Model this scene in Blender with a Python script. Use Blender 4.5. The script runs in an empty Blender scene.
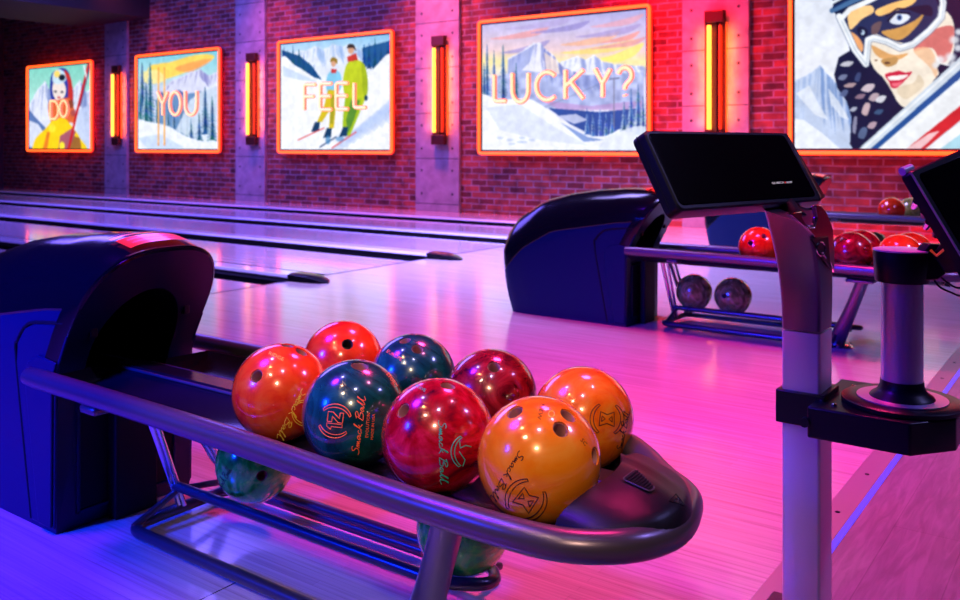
import bpy, bmesh, math, random
import numpy as np
from mathutils import Vector, Matrix
random.seed(7)
S = bpy.context.scene
COL = S.collection
# ------------------------------------------------------------------ camera
FPX = 893.0; HZ = 146.0; CAMH = 1.10; YAW = math.radians(35.8)
cam = bpy.data.cameras.new('camera'); camo = bpy.data.objects.new('camera', cam); COL.objects.link(camo)
camo.location = (0, 0, CAMH); camo.rotation_euler = (math.pi/2, 0, YAW)
cam.sensor_width = 36; cam.lens = 36*FPX/960; cam.shift_y = -(300-HZ)/960
cam.clip_start = .05; cam.clip_end = 80
cam.dof.use_dof = True; cam.dof.focus_distance = 1.85; cam.dof.aperture_fstop = 6.5
S.camera = camo
# ------------------------------------------------------------------ world, exposure
w = bpy.data.worlds.new('world'); S.world = w; w.use_nodes = True
w.node_tree.nodes['Background'].inputs[0].default_value = (.10, .05, .30, 1)
w.node_tree.nodes['Background'].inputs[1].default_value = .35
S.view_settings.view_transform = 'Standard'; S.view_settings.look = 'None'
S.view_settings.exposure = 0.0; S.view_settings.gamma = 1.0; S.view_settings.use_curve_mapping = False
try: S.cycles.use_denoising = True
except Exception: pass
# ------------------------------------------------------------------ lights (lamps under the dark ceiling, a low blue side wash, an added ball spot)
def area(name, loc, aim, size, color, power, sy=None, spread=180):
    l = bpy.data.lights.new(name, 'AREA'); l.color = color; l.energy = power
    l.shape = 'ELLIPSE'; l.size = size; l.size_y = sy or size; l.spread = math.radians(spread)
    o = bpy.data.objects.new(name, l); COL.objects.link(o); o.location = loc
    d = Vector(aim)-Vector(loc); o.rotation_euler = d.to_track_quat('-Z', 'Y').to_euler()
    return o
def spot(name, loc, aim, color, power, cone=60, r=.05, blend=.5):
    l = bpy.data.lights.new(name, 'SPOT'); l.color = color; l.energy = power
    l.spot_size = math.radians(cone); l.shadow_soft_size = r; l.spot_blend = blend
    o = bpy.data.objects.new(name, l); COL.objects.link(o); o.location = loc
    d = Vector(aim)-Vector(loc); o.rotation_euler = d.to_track_quat('-Z', 'Y').to_euler()
    return o
area('ceiling_wash_lavender', (-5.0, 6.6, 5.0), (-5.0, 7.6, 0), 2.2, (.38, .30, 1.0), 460, 3.2, spread=88)
area('ceiling_wash_lanes', (-13, 7.0, 5.0), (-13, 7.4, 0), 9, (.20, .13, 1.0), 1050, 4.0)
area('ceiling_wash_violet', (-3.6, .2, 4.4), (-2.6, .7, 0), 1.0, (.14, .006, 1.0), 120, spread=110)
area('ceiling_wash_magenta', (-1.7, 3.7, 4.3), (-1.5, 3.3, 0), .8, (1.0, .03, .22), 76, spread=78)
area('side_wash_blue', (-3.6, -2.2, 2.4), (-2.7, 1.4, .4), .8, (.002, .025, 1.0), 60, spread=48)
area('concourse_wash', (2.4, 4.4, 4.6), (1.2, 4.6, 0), .8, (.34, .30, 1.0), 85, spread=120)
for i, (x, p) in enumerate(((-17.0, 30), (-13.0, 40), (-9.0, 120), (-5.0, 300), (-1.0, 480))):
    area('wall_wash_red', (x, 10.2, 5.0), (x, 11.45, 1.6), .6, (1.0, .008, .02) if i > 2 else (1.0, .09, .13), p*.6, .3, spread=70)
for i, (x, y, c, p) in enumerate(((-1.9, .1, (1, .45, .15), 26), (-.3, .5, (.55, .5, 1), 22), (-2.6, 1.2, (.3, .25, 1), 22),
                                  (-.2, 2.3, (1, .2, .5), 22), (-1.2, -.9, (1, .74, .50), 40))):
    spot('ball_spot', (x, y, 3.6), (-1.25, 1.55, .5), c, p*2.6, 24, .10)

spot('ball_spot', (.5, -1.3, 2.9), (-1.25, 1.55, .5), (1, .70, .42), 210, 23, .12)  # warm spot added to brighten the balls
# ------------------------------------------------------------------ pixel -> place helpers
CY, SY = math.cos(YAW), math.sin(YAW)
def ray(u, v):
    k = (u-480)/FPX; q = (HZ-v)/FPX
    return Vector((k*CY-SY, k*SY+CY, q))          # per unit depth
def at_Z(u, v, Z): return Vector((0, 0, CAMH))+ray(u, v)*Z
def at_d(u, v, z): return at_Z(u, v, (CAMH-z)*FPX/(v-HZ))
def at_Y(u, v, Y): r = ray(u, v); return at_Z(u, v, Y/r.y)

# ------------------------------------------------------------------ materials
MATS = {}
def nm(name):
    m = bpy.data.materials.new(name); m.use_nodes = True; MATS[name] = m
    return m, m.node_tree, m.node_tree.nodes['Principled BSDF']
def plain(name, col, rough=.4, metal=0, coat=0, spec=.5, bump=0, bscale=200, emis=None, estr=0):
    m, t, b = nm(name)
    b.inputs['Base Color'].default_value = (*col, 1); b.inputs['Roughness'].default_value = rough
    b.inputs['Metallic'].default_value = metal; b.inputs['Coat Weight'].default_value = coat
    b.inputs['Coat Roughness'].default_value = .04; b.inputs['Specular IOR Level'].default_value = spec
    if emis: b.inputs['Emission Color'].default_value = (*emis, 1); b.inputs['Emission Strength'].default_value = estr
    n = t.nodes.new('ShaderNodeTexNoise'); n.inputs['Scale'].default_value = bscale; n.inputs['Detail'].default_value = 3
    tc = t.nodes.new('ShaderNodeTexCoord'); t.links.new(tc.outputs['Object'], n.inputs['Vector'])
    if bump:
        bp = t.nodes.new('ShaderNodeBump'); bp.inputs['Strength'].default_value = bump; bp.inputs['Distance'].default_value = .002
        t.links.new(n.outputs['Fac'], bp.inputs['Height']); t.links.new(bp.outputs['Normal'], b.inputs['Normal'])
    else:
        mr = t.nodes.new('ShaderNodeMapRange'); mr.inputs['To Min'].default_value = max(0, rough-.01); mr.inputs['To Max'].default_value = rough+.01
        n.inputs['Scale'].default_value = 40; t.links.new(n.outputs['Fac'], mr.inputs['Value']); t.links.new(mr.outputs['Result'], b.inputs['Roughness'])
    return m
def emit(name, col, s=1):
    m, t, b = nm(name)
    b.inputs['Base Color'].default_value = (*[min(1, c*.5) for c in col], 1)
    b.inputs['Emission Color'].default_value = (*col, 1); b.inputs['Emission Strength'].default_value = s
    b.inputs['Roughness'].default_value = .4
    return m
def mathn(t, op, a, b=None, c=None):
    n = t.nodes.new('ShaderNodeMath'); n.operation = op
    for i, x in enumerate((a, b, c)):
        if x is None: continue
        if isinstance(x, (int, float)): n.inputs[i].default_value = x
        else: t.links.new(x, n.inputs[i])
    return n.outputs[0]
def ramp(t, fac, stops):
    r = t.nodes.new('ShaderNodeValToRGB'); e = r.color_ramp.elements
    while len(e) < len(stops): e.new(.5)
    for el, (p, c) in zip(e, stops): el.position = p; el.color = (*c, 1)
    t.links.new(fac, r.inputs[0]); return r.outputs[0]
def mixc(t, fac, a, b, mode='MIX'):
    n = t.nodes.new('ShaderNodeMix'); n.data_type = 'RGBA'; n.blend_type = mode
    for s, x in ((n.inputs[0], fac), (n.inputs[6], a), (n.inputs[7], b)):
        if isinstance(x, (int, float)): s.default_value = x
        elif isinstance(x, tuple): s.default_value = (*x, 1)
        else: t.links.new(x, s)
    return n.outputs[2]

def mat_approach():
    m, t, b = nm('approach_wood')
    tc = t.nodes.new('ShaderNodeTexCoord'); sep = t.nodes.new('ShaderNodeSeparateXYZ'); t.links.new(tc.outputs['Object'], sep.inputs[0])
    mp = t.nodes.new('ShaderNodeMapping'); mp.inputs['Scale'].default_value = (1.2, 60, 1); t.links.new(tc.outputs['Object'], mp.inputs[0])
    n1 = t.nodes.new('ShaderNodeTexNoise'); n1.inputs['Scale'].default_value = 1.5; n1.inputs['Detail'].default_value = 5; t.links.new(mp.outputs[0], n1.inputs['Vector'])
    br = t.nodes.new('ShaderNodeTexBrick'); br.inputs['Scale'].default_value = 1; br.inputs['Brick Width'].default_value = 1.1
    br.inputs['Row Height'].default_value = .028; br.inputs['Mortar Size'].default_value = .0007
    br.inputs['Color1'].default_value = (.66, .55, .50, 1); br.inputs['Color2'].default_value = (.57, .46, .42, 1); br.inputs['Mortar'].default_value = (.40, .31, .29, 1)
    t.links.new(tc.outputs['Object'], br.inputs['Vector'])
    c = mixc(t, .42, br.outputs['Color'], ramp(t, n1.outputs['Fac'], [(.32, (.30, .20, .20)), (.5, (.57, .45, .42)), (.66, (.72, .60, .56))]))
    # the butt joint across the boards
    sx = mathn(t, 'LESS_THAN', mathn(t, 'ABSOLUTE', mathn(t, 'ADD', sep.outputs[0], 1.816)), .0022)
    sy = mathn(t, 'LESS_THAN', sep.outputs[1], 1.50)
    c = mixc(t, mathn(t, 'MULTIPLY', sx, sy), c, (.03, .02, .03))
    t.links.new(c, b.inputs['Base Color'])
    mr = t.nodes.new('ShaderNodeMapRange'); mr.inputs['To Min'].default_value = .13; mr.inputs['To Max'].default_value = .20
    t.links.new(n1.outputs['Fac'], mr.inputs['Value']); t.links.new(mr.outputs[0], b.inputs['Roughness'])
    bp = t.nodes.new('ShaderNodeBump'); bp.inputs['Strength'].default_value = .03; bp.inputs['Distance'].default_value = .001
    t.links.new(n1.outputs['Fac'], bp.inputs['Height']); t.links.new(bp.outputs[0], b.inputs['Normal'])
    b.inputs['Coat Weight'].default_value = .25; b.inputs['Coat Roughness'].default_value = .12
    return m
def mat_concourse():
    m, t, b = nm('concourse_wood')
    tc = t.nodes.new('ShaderNodeTexCoord')
    mp = t.nodes.new('ShaderNodeMapping'); mp.inputs['Scale'].default_value = (14, 1.6, 1); mp.inputs['Rotation'].default_value = (0, 0, .12); t.links.new(tc.outputs['Object'], mp.inputs[0])
    n1 = t.nodes.new('ShaderNodeTexNoise'); n1.inputs['Scale'].default_value = 3; n1.inputs['Detail'].default_value = 8; n1.inputs['Distortion'].default_value = 1.2; t.links.new(mp.outputs[0], n1.inputs['Vector'])
    br = t.nodes.new('ShaderNodeTexBrick'); br.inputs['Scale'].default_value = 1; br.inputs['Brick Width'].default_value = 1.4; br.inputs['Row Height'].default_value = .18; br.inputs['Mortar Size'].default_value = .0015
    br.inputs['Color1'].default_value = (.30, .24, .26, 1); br.inputs['Color2'].default_value = (.22, .17, .19, 1); br.inputs['Mortar'].default_value = (.08, .06, .07, 1)
    mp2 = t.nodes.new('ShaderNodeMapping'); mp2.inputs['Rotation'].default_value = (0, 0, math.pi/2); t.links.new(tc.outputs['Object'], mp2.inputs[0]); t.links.new(mp2.outputs[0], br.inputs['Vector'])
    c = mixc(t, .6, br.outputs['Color'], ramp(t, n1.outputs['Fac'], [(.35, (.15, .11, .13)), (.5, (.22, .17, .19)), (.66, (.30, .24, .26))]))
    t.links.new(c, b.inputs['Base Color']); b.inputs['Roughness'].default_value = .42
    bp = t.nodes.new('ShaderNodeBump'); bp.inputs['Strength'].default_value = .12; bp.inputs['Distance'].default_value = .001
    t.links.new(n1.outputs['Fac'], bp.inputs['Height']); t.links.new(bp.outputs[0], b.inputs['Normal'])
    return m
def mat_brick():
    m, t, b = nm('brick')
    tc = t.nodes.new('ShaderNodeTexCoord'); sep = t.nodes.new('ShaderNodeSeparateXYZ'); t.links.new(tc.outputs['Object'], sep.inputs[0])
    cmb = t.nodes.new('ShaderNodeCombineXYZ'); t.links.new(sep.outputs[0], cmb.inputs[0]); t.links.new(sep.outputs[2], cmb.inputs[1])
    nz = t.nodes.new('ShaderNodeTexNoise'); nz.inputs['Scale'].default_value = 6; t.links.new(cmb.outputs[0], nz.inputs['Vector'])
    va = t.nodes.new('ShaderNodeVectorMath'); va.operation = 'MULTIPLY_ADD'; va.inputs[1].default_value = (.018, .018, 0); t.links.new(nz.outputs['Color'], va.inputs[0]); t.links.new(cmb.outputs[0], va.inputs[2])
    br = t.nodes.new('ShaderNodeTexBrick'); br.inputs['Scale'].default_value = 1; br.inputs['Brick Width'].default_value = .29; br.inputs['Row Height'].default_value = .096
    br.inputs['Mortar Size'].default_value = .011; br.inputs['Mortar Smooth'].default_value = .25; br.inputs['Bias'].default_value = -.1
    br.inputs['Color1'].default_value = (.36, .075, .045, 1); br.inputs['Color2'].default_value = (.07, .015, .018, 1); br.inputs['Mortar'].default_value = (.30, .24, .27, 1)
    t.links.new(va.outputs[0], br.inputs['Vector'])
    n2 = t.nodes.new('ShaderNodeTexNoise'); n2.inputs['Scale'].default_value = 5.5; n2.inputs['Detail'].default_value = 6; t.links.new(cmb.outputs[0], n2.inputs['Vector'])
    c = mixc(t, .75, br.outputs['Color'], ramp(t, n2.outputs['Fac'], [(.3, (.2, .18, .2)), (.62, (1, 1, 1))]), 'MULTIPLY')
    t.links.new(c, b.inputs['Base Color']); b.inputs['Roughness'].default_value = .75
    bp = t.nodes.new('ShaderNodeBump'); bp.inputs['Strength'].default_value = .8; bp.inputs['Distance'].default_value = .02; bp.invert = True
    t.links.new(br.outputs['Fac'], bp.inputs['Height']); t.links.new(bp.outputs[0], b.inputs['Normal'])
    return m
def mat_concrete():
    m, t, b = nm('concrete')
    tc = t.nodes.new('ShaderNodeTexCoord')
    n = t.nodes.new('ShaderNodeTexNoise'); n.inputs['Scale'].default_value = 5; n.inputs['Detail'].default_value = 8; t.links.new(tc.outputs['Object'], n.inputs['Vector'])
    t.links.new(ramp(t, n.outputs['Fac'], [(.3, (.20, .19, .22)), (.7, (.36, .34, .38))]), b.inputs['Base Color']); b.inputs['Roughness'].default_value = .7
    bp = t.nodes.new('ShaderNodeBump'); bp.inputs['Strength'].default_value = .3; bp.inputs['Distance'].default_value = .01
    t.links.new(n.outputs['Fac'], bp.inputs['Height']); t.links.new(bp.outputs[0], b.inputs['Normal'])
    return m
def mat_lane():
    m, t, b = nm('lane_surface')
    tc = t.nodes.new('ShaderNodeTexCoord'); mp = t.nodes.new('ShaderNodeMapping'); mp.inputs['Scale'].default_value = (.5, 30, 1); t.links.new(tc.outputs['Object'], mp.inputs[0])
    n = t.nodes.new('ShaderNodeTexNoise'); n.inputs['Scale'].default_value = 1.4; n.inputs['Detail'].default_value = 3; t.links.new(mp.outputs[0], n.inputs['Vector'])
    t.links.new(ramp(t, n.outputs['Fac'], [(.3, (.42, .33, .42)), (.7, (.62, .52, .60))]), b.inputs['Base Color'])
    b.inputs['Roughness'].default_value = .16; b.inputs['Coat Weight'].default_value = .5; b.inputs['Coat Roughness'].default_value = .06
    return m
def mat_ball(name, c1, c2, c3, scale=9, seed=0, rough=.22):
    m, t, b = nm(name)
    tc = t.nodes.new('ShaderNodeTexCoord'); mp = t.nodes.new('ShaderNodeMapping'); mp.inputs['Location'].default_value = (seed*3.1, seed*1.7, seed); t.links.new(tc.outputs['Object'], mp.inputs[0])
    n = t.nodes.new('ShaderNodeTexNoise'); n.inputs['Scale'].default_value = scale; n.inputs['Detail'].default_value = 5; n.inputs['Distortion'].default_value = 2.6; n.inputs['Roughness'].default_value = .62
    t.links.new(mp.outputs[0], n.inputs['Vector'])
    t.links.new(ramp(t, n.outputs['Fac'], [(.34, c1), (.5, c2), (.68, c3)]), b.inputs['Base Color'])
    b.inputs['Roughness'].default_value = rough; b.inputs['Coat Weight'].default_value = 1; b.inputs['Coat Roughness'].default_value = .03
    b.inputs['Metallic'].default_value = .05
    return m

M = dict(
 approach=mat_approach(), concourse=mat_concourse(), brick=mat_brick(), concrete=mat_concrete(), lane=mat_lane(),
 dark=plain('dark_ceiling', (.012, .010, .016), .8),
 pit=plain('dark_pit', (.02, .02, .035), .6),
 gutter=plain('gutter_plastic', (.010, .010, .016), .22, coat=.4),
 divider=plain('divider_cap', (.66, .62, .80), .16, coat=.5),
 foul=plain('foul_line_tape', (.03, .01, .04), .3),
 hood=plain('navy_hood_plastic', (.001, .010, .062), .40, spec=.22, bump=.05, bscale=500),
 cover=plain('black_cover_plastic', (.003, .004, .008), .16, spec=.35),
 hoodin=plain('black_inner_plastic', (.003, .004, .008), .6, spec=.2),
 ringm=plain('front_ring_plastic', (.004, .010, .045), .36, spec=.25),
 tray=plain('black_tray_plastic', (.008, .007, .014), .24, spec=.35),
 rail=plain('grey_metal_rail', (.135, .10, .145), .30, metal=.6),
 tube=plain('dark_metal_tube', (.10, .085, .12), .28, metal=.7),
 chrome=plain('chrome', (.75, .72, .78), .12, metal=1),
 nose=plain('nose_plastic', (.007, .006, .012), .36, spec=.28, bump=.12, bscale=900),
 steel=plain('brushed_steel', (.62, .56, .70), .36, metal=.55),
 steeld=plain('brushed_steel_dark', (.22, .19, .26), .32, metal=.9),
 black=plain('black_plastic', (.005, .006, .012), .34, spec=.3),
 screen=plain('screen_glass', (.002, .002, .004), .10, spec=.3),
 strip=plain('aluminium_strip', (.40, .36, .34), .45, metal=.4, bump=.2),
 blueled=emit('blue_edge_led', (.10, .06, 1.0), .9),
 red_label=plain('red_label_sheet', (.95, .035, .01), .28, coat=.4, emis=(1, .03, .005), estr=.45),  # faint glow added to keep the printed sheet bright
 label_ink=plain('label_ink', (.9, .5, .4), .4),
 white_ink=plain('white_ink', (.85, .85, .9), .4, emis=(1, 1, 1), estr=.5),
 red_ink=plain('red_ink', (.9, .02, .01), .4, emis=(1, .03, .02), estr=.6),
 neon=emit('neon_orange', (1.0, .085, .012), 3.2),
 neon_edge=emit('neon_red_edge', (1.0, .02, .008), 1.2),
 halo=emit('red_back_led', (1.0, .006, .02), 26),
 letter=emit('neon_letter_core', (1.0, .62, .30), 1.5),
 letterhalo=emit('neon_letter_halo', (1.0, .25, .14), .9),
 tubeb=emit('sconce_tube', (1.0, .30, .03), 5),
 tubed=emit('sconce_tube_dim', (1.0, .06, .006), .45),
 sconceglow=emit('sconce_back_glow', (1.0, .05, .004), 5),
 bronze=plain('bronze_plate', (.10, .03, .02), .4, metal=.5),
 casing=plain('picture_casing', (.03, .02, .025), .5),
 hole_pink=plain('finger_hole_grip_pink', (.40, .16, .17), .45),
 hole_dark=plain('finger_hole_dark', (.04, .02, .03), .5),
 ink_dark=plain('ball_ink_dark', (.02, .003, .01), .6, spec=.1),
 ink_gold=plain('ball_ink_gold', (.85, .55, .05), .4, emis=(.8, .45, .02), estr=.15),
 ink_orange=plain('ball_ink_orange', (.95, .14, .03), .4, emis=(1, .1, .02), estr=.2),
 ink_teal=plain('ball_ink_teal', (.0, .35, .25), .4, emis=(0, .4, .3), estr=.12),
 ball_orange=mat_ball('ball_orange', (.85, .02, .006), (.98, .075, .008), (1, .15, .015), 7, 1),
 ball_orange2=mat_ball('ball_orange_red', (.75, .012, .004), (.95, .04, .006), (1, .09, .012), 7, 2),
 ball_teal=mat_ball('ball_teal', (.001, .030, .030), (.003, .065, .065), (.008, .14, .13), 6, 3),
 ball_red=mat_ball('ball_crimson', (.12, .0, .010), (.46, .001, .010), (.80, .012, .07), 7, 4),
 ball_maroon=mat_ball('ball_maroon', (.06, .0, .004), (.26, .004, .012), (.50, .02, .03), 9, 5),
 ball_yellow=mat_ball('ball_amber', (.98, .20, .004), (1, .27, .006), (1, .36, .03), 6, 6),
 ball_yellow2=mat_ball('ball_amber_deep', (.88, .11, .004), (1, .21, .006), (1, .33, .03), 7, 8),
 ball_green=mat_ball('ball_green', (.002, .30, .010), (.02, .78, .04), (.45, .95, .14), 8, 7),
 ball_olive=mat_ball('ball_olive', (.12, .15, .02), (.34, .38, .06), (.75, .65, .22), 9, 9),
 pink_fade=plain('pale_rim', (.75, .7, .8), .3),
)

# ------------------------------------------------------------------ mesh helpers
class MB:
    def __init__(s): s.v = []; s.f = []; s.m = []; s.mi = 0
    def add(s, vs, fs):
        n = len(s.v); s.v += [Vector(p) for p in vs]
        for f in fs: s.f.append(tuple(i+n for i in f)); s.m.append(s.mi)
        return s
    def box(s, lo, hi):
        x0, y0, z0 = lo; x1, y1, z1 = hi
        return s.add([(x0,y0,z0),(x1,y0,z0),(x1,y1,z0),(x0,y1,z0),(x0,y0,z1),(x1,y0,z1),(x1,y1,z1),(x0,y1,z1)],
              [(0,3,2,1),(4,5,6,7),(0,1,5,4),(1,2,6,5),(2,3,7,6),(3,0,4,7)])
    def tube(s, pts, r, seg=14, closed=False, caps=True):
        pts = [Vector(p) for p in pts]; n = len(pts); rs = r if isinstance(r, (list, tuple)) else [r]*n
        T = []
        for i in range(n):
            a = pts[(i-1) % n] if (closed or i > 0) else pts[i]; b = pts[(i+1) % n] if (closed or i < n-1) else pts[i]
            T.append((b-a).normalized())
        up = Vector((0, 0, 1)) if abs(T[0].z) < .9 else Vector((1, 0, 0))
        N = (up-T[0]*up.dot(T[0])).normalized(); vs = []
        for i in range(n):
            N = (N-T[i]*N.dot(T[i])).normalized(); B = T[i].cross(N)
            for j in range(seg):
                a = 2*math.pi*j/seg; vs.append(pts[i]+(N*math.cos(a)+B*math.sin(a))*rs[i])
        fs = []
        for i in range(n if closed else n-1):
            k = (i+1) % n
            for j in range(seg):
                j2 = (j+1) % seg; fs.append((i*seg+j, i*seg+j2, k*seg+j2, k*seg+j))
        if caps and not closed: fs += [tuple(reversed(range(seg))), tuple(range((n-1)*seg, n*seg))]
        return s.add(vs, fs)
    def lathe(s, prof, c, seg=40, axis='Z'):
        vs = []; c = Vector(c)
        for r, z in prof:
            for j in range(seg):
                a = 2*math.pi*j/seg; vs.append(c+Vector((r*math.cos(a), r*math.sin(a), z)))
        fs = []
        for i in range(len(prof)-1):
            for j in range(seg):
                j2 = (j+1) % seg; fs.append((i*seg+j, i*seg+j2, (i+1)*seg+j2, (i+1)*seg+j))
        fs += [tuple(reversed(range(seg))), tuple(range((len(prof)-1)*seg, len(prof)*seg))]
        return s.add(vs, fs)
    def prism(s, poly, off):
        n = len(poly); a = [Vector(p) for p in poly]; off = Vector(off)
        return s.add(a+[p+off for p in a], [tuple(reversed(range(n))), tuple(range(n, 2*n))]+[(i, (i+1) % n, n+(i+1) % n, n+i) for i in range(n)])
    def grid(s, rows, close=False):
        n = len(rows); k = len(rows[0]); vs = [p for r in rows for p in r]; fs = []
        for i in range(n-1):
            for j in range(k if close else k-1):
                j2 = (j+1) % k; fs.append((i*k+j, i*k+j2, (i+1)*k+j2, (i+1)*k+j))
        return s.add(vs, fs)
def smooth_path(pts, n=6, closed=False):
    P = [Vector(p) for p in pts]; out = []; N = len(P)
    rng = range(N if closed else N-1)
    for i in rng:
        g = lambda k: P[k % N] if closed else P[max(0, min(N-1, k))]
        a, b, c, d = g(i-1), g(i), g(i+1), g(i+2)
        for q in range(n):
            t = q/n; out.append(.5*((2*b)+(c-a)*t+(2*a-5*b+4*c-d)*t*t+(3*b-3*c+d-a)*t**3))
    if not closed: out.append(P[-1])
    return out
def arc_corner(pts, r, n=6):
    """polyline with rounded corners"""
    P = [Vector(p) for p in pts]; out = [P[0]]
    for i in range(1, len(P)-1):
        a = (P[i-1]-P[i]); b = (P[i+1]-P[i]); rr = min(r, a.length*.48, b.length*.48)
        p0 = P[i]+a.normalized()*rr; p1 = P[i]+b.normalized()*rr
        for q in range(n+1):
            t = q/n; out.append(p0*(1-t)**2+P[i]*2*t*(1-t)+p1*t*t)
    out.append(P[-1]); return out

def link(name, me, mats, parent, loc):
    o = bpy.data.objects.new(name, me); COL.objects.link(o)
    for m in mats: me.materials.append(m)
    if parent is not None: o.parent = parent
    else: o.location = loc
    return o
def wloc(o):
    v = Vector((0, 0, 0))
    while o is not None: v += o.location; o = o.parent
    return v
def obj(name, mb, mats, parent=None, smooth=40, bevel=0, bseg=2, loc=None, sub=0):
    """links the collected shape as ONE mesh object; vertices are given in the place's own metres"""
    if not isinstance(mats, (list, tuple)): mats = [mats]
    if parent is not None: org = wloc(parent)
    elif loc is not None: org = Vector(loc)
    else:
        a = np.array([tuple(p) for p in mb.v]); org = Vector(((a[:,0].min()+a[:,0].max())/2, (a[:,1].min()+a[:,1].max())/2, a[:,2].min()))
    me = bpy.data.meshes.new(name); me.from_pydata([p-org for p in mb.v], [], mb.f)
    for p, mi in zip(me.polygons, mb.m): p.material_index = mi
    bm = bmesh.new(); bm.from_mesh(me); bmesh.ops.recalc_face_normals(bm, faces=bm.faces); bm.to_mesh(me); bm.free()
    if smooth:
        me.shade_smooth(); me.set_sharp_from_angle(angle=math.radians(smooth))
    o = link(name, me, mats, parent, org)
    if bevel:
        b = o.modifiers.new('bevel', 'BEVEL'); b.width = bevel; b.segments = bseg; b.limit_method = 'ANGLE'; b.angle_limit = math.radians(35); b.harden_normals = False
    if sub:
        b = o.modifiers.new('sub', 'SUBSURF'); b.levels = sub; b.render_levels = sub
    return o
def tag(o, label=None, cat=None, group=None, kind=None):
    if label: o['label'] = label
    if cat: o['category'] = cat
    if group: o['group'] = group
    if kind: o['kind'] = kind
    return o
def empty(name, loc, label, cat, group=None):
    o = bpy.data.objects.new(name, None); COL.objects.link(o); o.location = loc; o.empty_display_size = .1
    return tag(o, label, cat, group)
def copy_tree(o, parent=None):
    c = o.copy(); COL.objects.link(c)
    if parent is not None: c.parent = parent
    for ch in list(o.children): copy_tree(ch, c)
    return c
def struct(name, mb, m, **k): return tag(obj(name, mb, m, **k), kind='structure')

# ================================================================== THE ROOM
WY = 11.45; XF = -5.5
struct('floor', MB().box((XF, -5, -.12), (-.735, WY, 0)), M['approach'], loc=(0, 0, 0), smooth=0)
struct('floor_concourse', MB().box((-.64, -5, -.12), (7, WY, -.001)), M['concourse'], loc=(0, 0, 0), smooth=0)
struct('floor_lane_bed', MB().box((-25, -5, -.30), (XF, WY, -.13)), M['pit'], smooth=0)
mb = MB().box((-.735, -5, -.12), (-.658, WY, .002))
tr = struct('trim_1', mb, M['strip'], bevel=.0015)
sc = MB()
y = -1.0
while y < 8: sc.lathe([(.0075, 0), (.0075, .001), (.005, .0022)], (-.697, y, .002), 10); y += .38
tag(obj('screw_heads', sc, M['black'], tr), kind='stuff')
struct('trim_2', MB().box((-.658, -5, -.12), (-.64, WY, .0015)), M['blueled'], smooth=0)
struct('trim_3', MB().box((XF-.03, -5, -.12), (XF, WY, .0008)), M['foul'], smooth=0)
struct('wall_back', MB().box((-25, WY, -.3), (7, WY+.2, 6)), M['brick'], loc=(0, WY, 0), smooth=0)
struct('wall_right', MB().box((7, -5, -.3), (7.2, WY, 6)), M['pit'], smooth=0)
struct('wall_front', MB().box((-25, -5.2, -.3), (7.2, -5, 6)), M['pit'], smooth=0)
struct('wall_left', MB().box((-25.2, -5.2, -.3), (-25, WY+.2, 6)), M['pit'], smooth=0)
struct('ceiling', MB().box((-25, -5, 5.4), (7, WY, 5.6)), M['dark'], smooth=0)
# masking panel above the pins at the far left and the dark duct under the ceiling
struct('wall_masking', MB().box((-23.75, -4.9, -.12), (-23.35, WY, 5.4)), M['pit'], smooth=0)
bx_ = at_Y(150, 18, WY)
struct('beam', MB().box((bx_.x-2.6, -4.9, bx_.z), (bx_.x, WY, 5.4)), M['dark'], smooth=0)
b2 = at_Y(684, 3, WY-1.2)
# concrete pillars with formwork seams and tie holes
for i, (ua, ub) in enumerate(((107, 129), (238, 267), (418, 461), (684, 750))):
    a = at_Y(ua, 150, WY).x; b = at_Y(ub, 150, WY).x
    mb = MB().box((a, WY-.06, -.1), (b, WY+.02, 5.4)); mb.mi = 1
    z = .15
    while z < 5.3:
        mb.box((a+.001, WY-.0612, z), (b-.001, WY-.0598, z+.012))
        for zz in (z+.17, z+.55):
            for xx in (a+.13, b-.13):
                mb.add([(xx+.022*math.cos(q*math.pi/6), WY-.0612, zz+.022*math.sin(q*math.pi/6)) for q in range(12)], [tuple(range(12))])
        z += .74
    struct('trim_%d' % (i+4), mb, [M['concrete'], M['pit']], smooth=0)
# ------------------------------------------------------------------ lanes
AX = 1.57; PITCH = 3.57; HP = PITCH/2
divs = [1.515-HP, 1.515, 1.515+HP, 1.515+2*HP, 1.515+3*HP, 1.515+4*HP, 1.515+5*HP]
struct('trim_8', MB().box((-23.4, divs[-1]+.12, -.12), (XF, WY, .03)), M['lane'], smooth=0)
XE = -23.4
lane_lab = ['closest to the camera, mostly hidden by the near ball return', 'second from the camera, passing behind the near hood',
            'third from the camera, in the middle of the five', 'fourth from the camera, second out from the brick wall',
            'fifth and next to the brick wall', '']
def arcprof(y0, y1, n=8, d=.085):
    c = (y0+y1)/2; r = (y1-y0)/2
    return [(c-r*math.cos(math.pi*q/n), -.012-d*math.sin(math.pi*q/n)) for q in range(n+1)]
order = ['nearest of the row, mostly out of view', 'second of the row', 'third of the row', 'fourth of the row', 'fifth of the row', 'next to the brick wall']
LL = ['glossy bowling lane nearest the camera, largely outside the picture', 'glossy violet bowling lane running in behind the near ball return hood',
      'glossy violet bowling lane just beyond the near hood, second nearest in view',
      'glossy violet bowling lane between the two dividers with visible dark end noses',
      'glossy violet bowling lane second out from the brick wall', 'glossy violet bowling lane next to the brick wall']
for i in range(6):
    c = (divs[i]+divs[i+1])/2
    lane = tag(obj('bowling_lane', MB().box((XE, c-.533, -.11), (XF-.03, c+.533, 0)), M['lane'], smooth=0), LL[i], 'bowling lane', 'bowling lanes')
    for s in (-1, 1):
        ya, yb = (c+.533, c+.533+.245) if s > 0 else (c-.533-.245, c-.533)
        pr = arcprof(ya, yb); m_ = MB(); m_.grid([[(x, p[0], p[1]) for p in pr] for x in (XE, XF-.03)])
        obj('gutter', m_, M['gutter'], lane)
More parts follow.
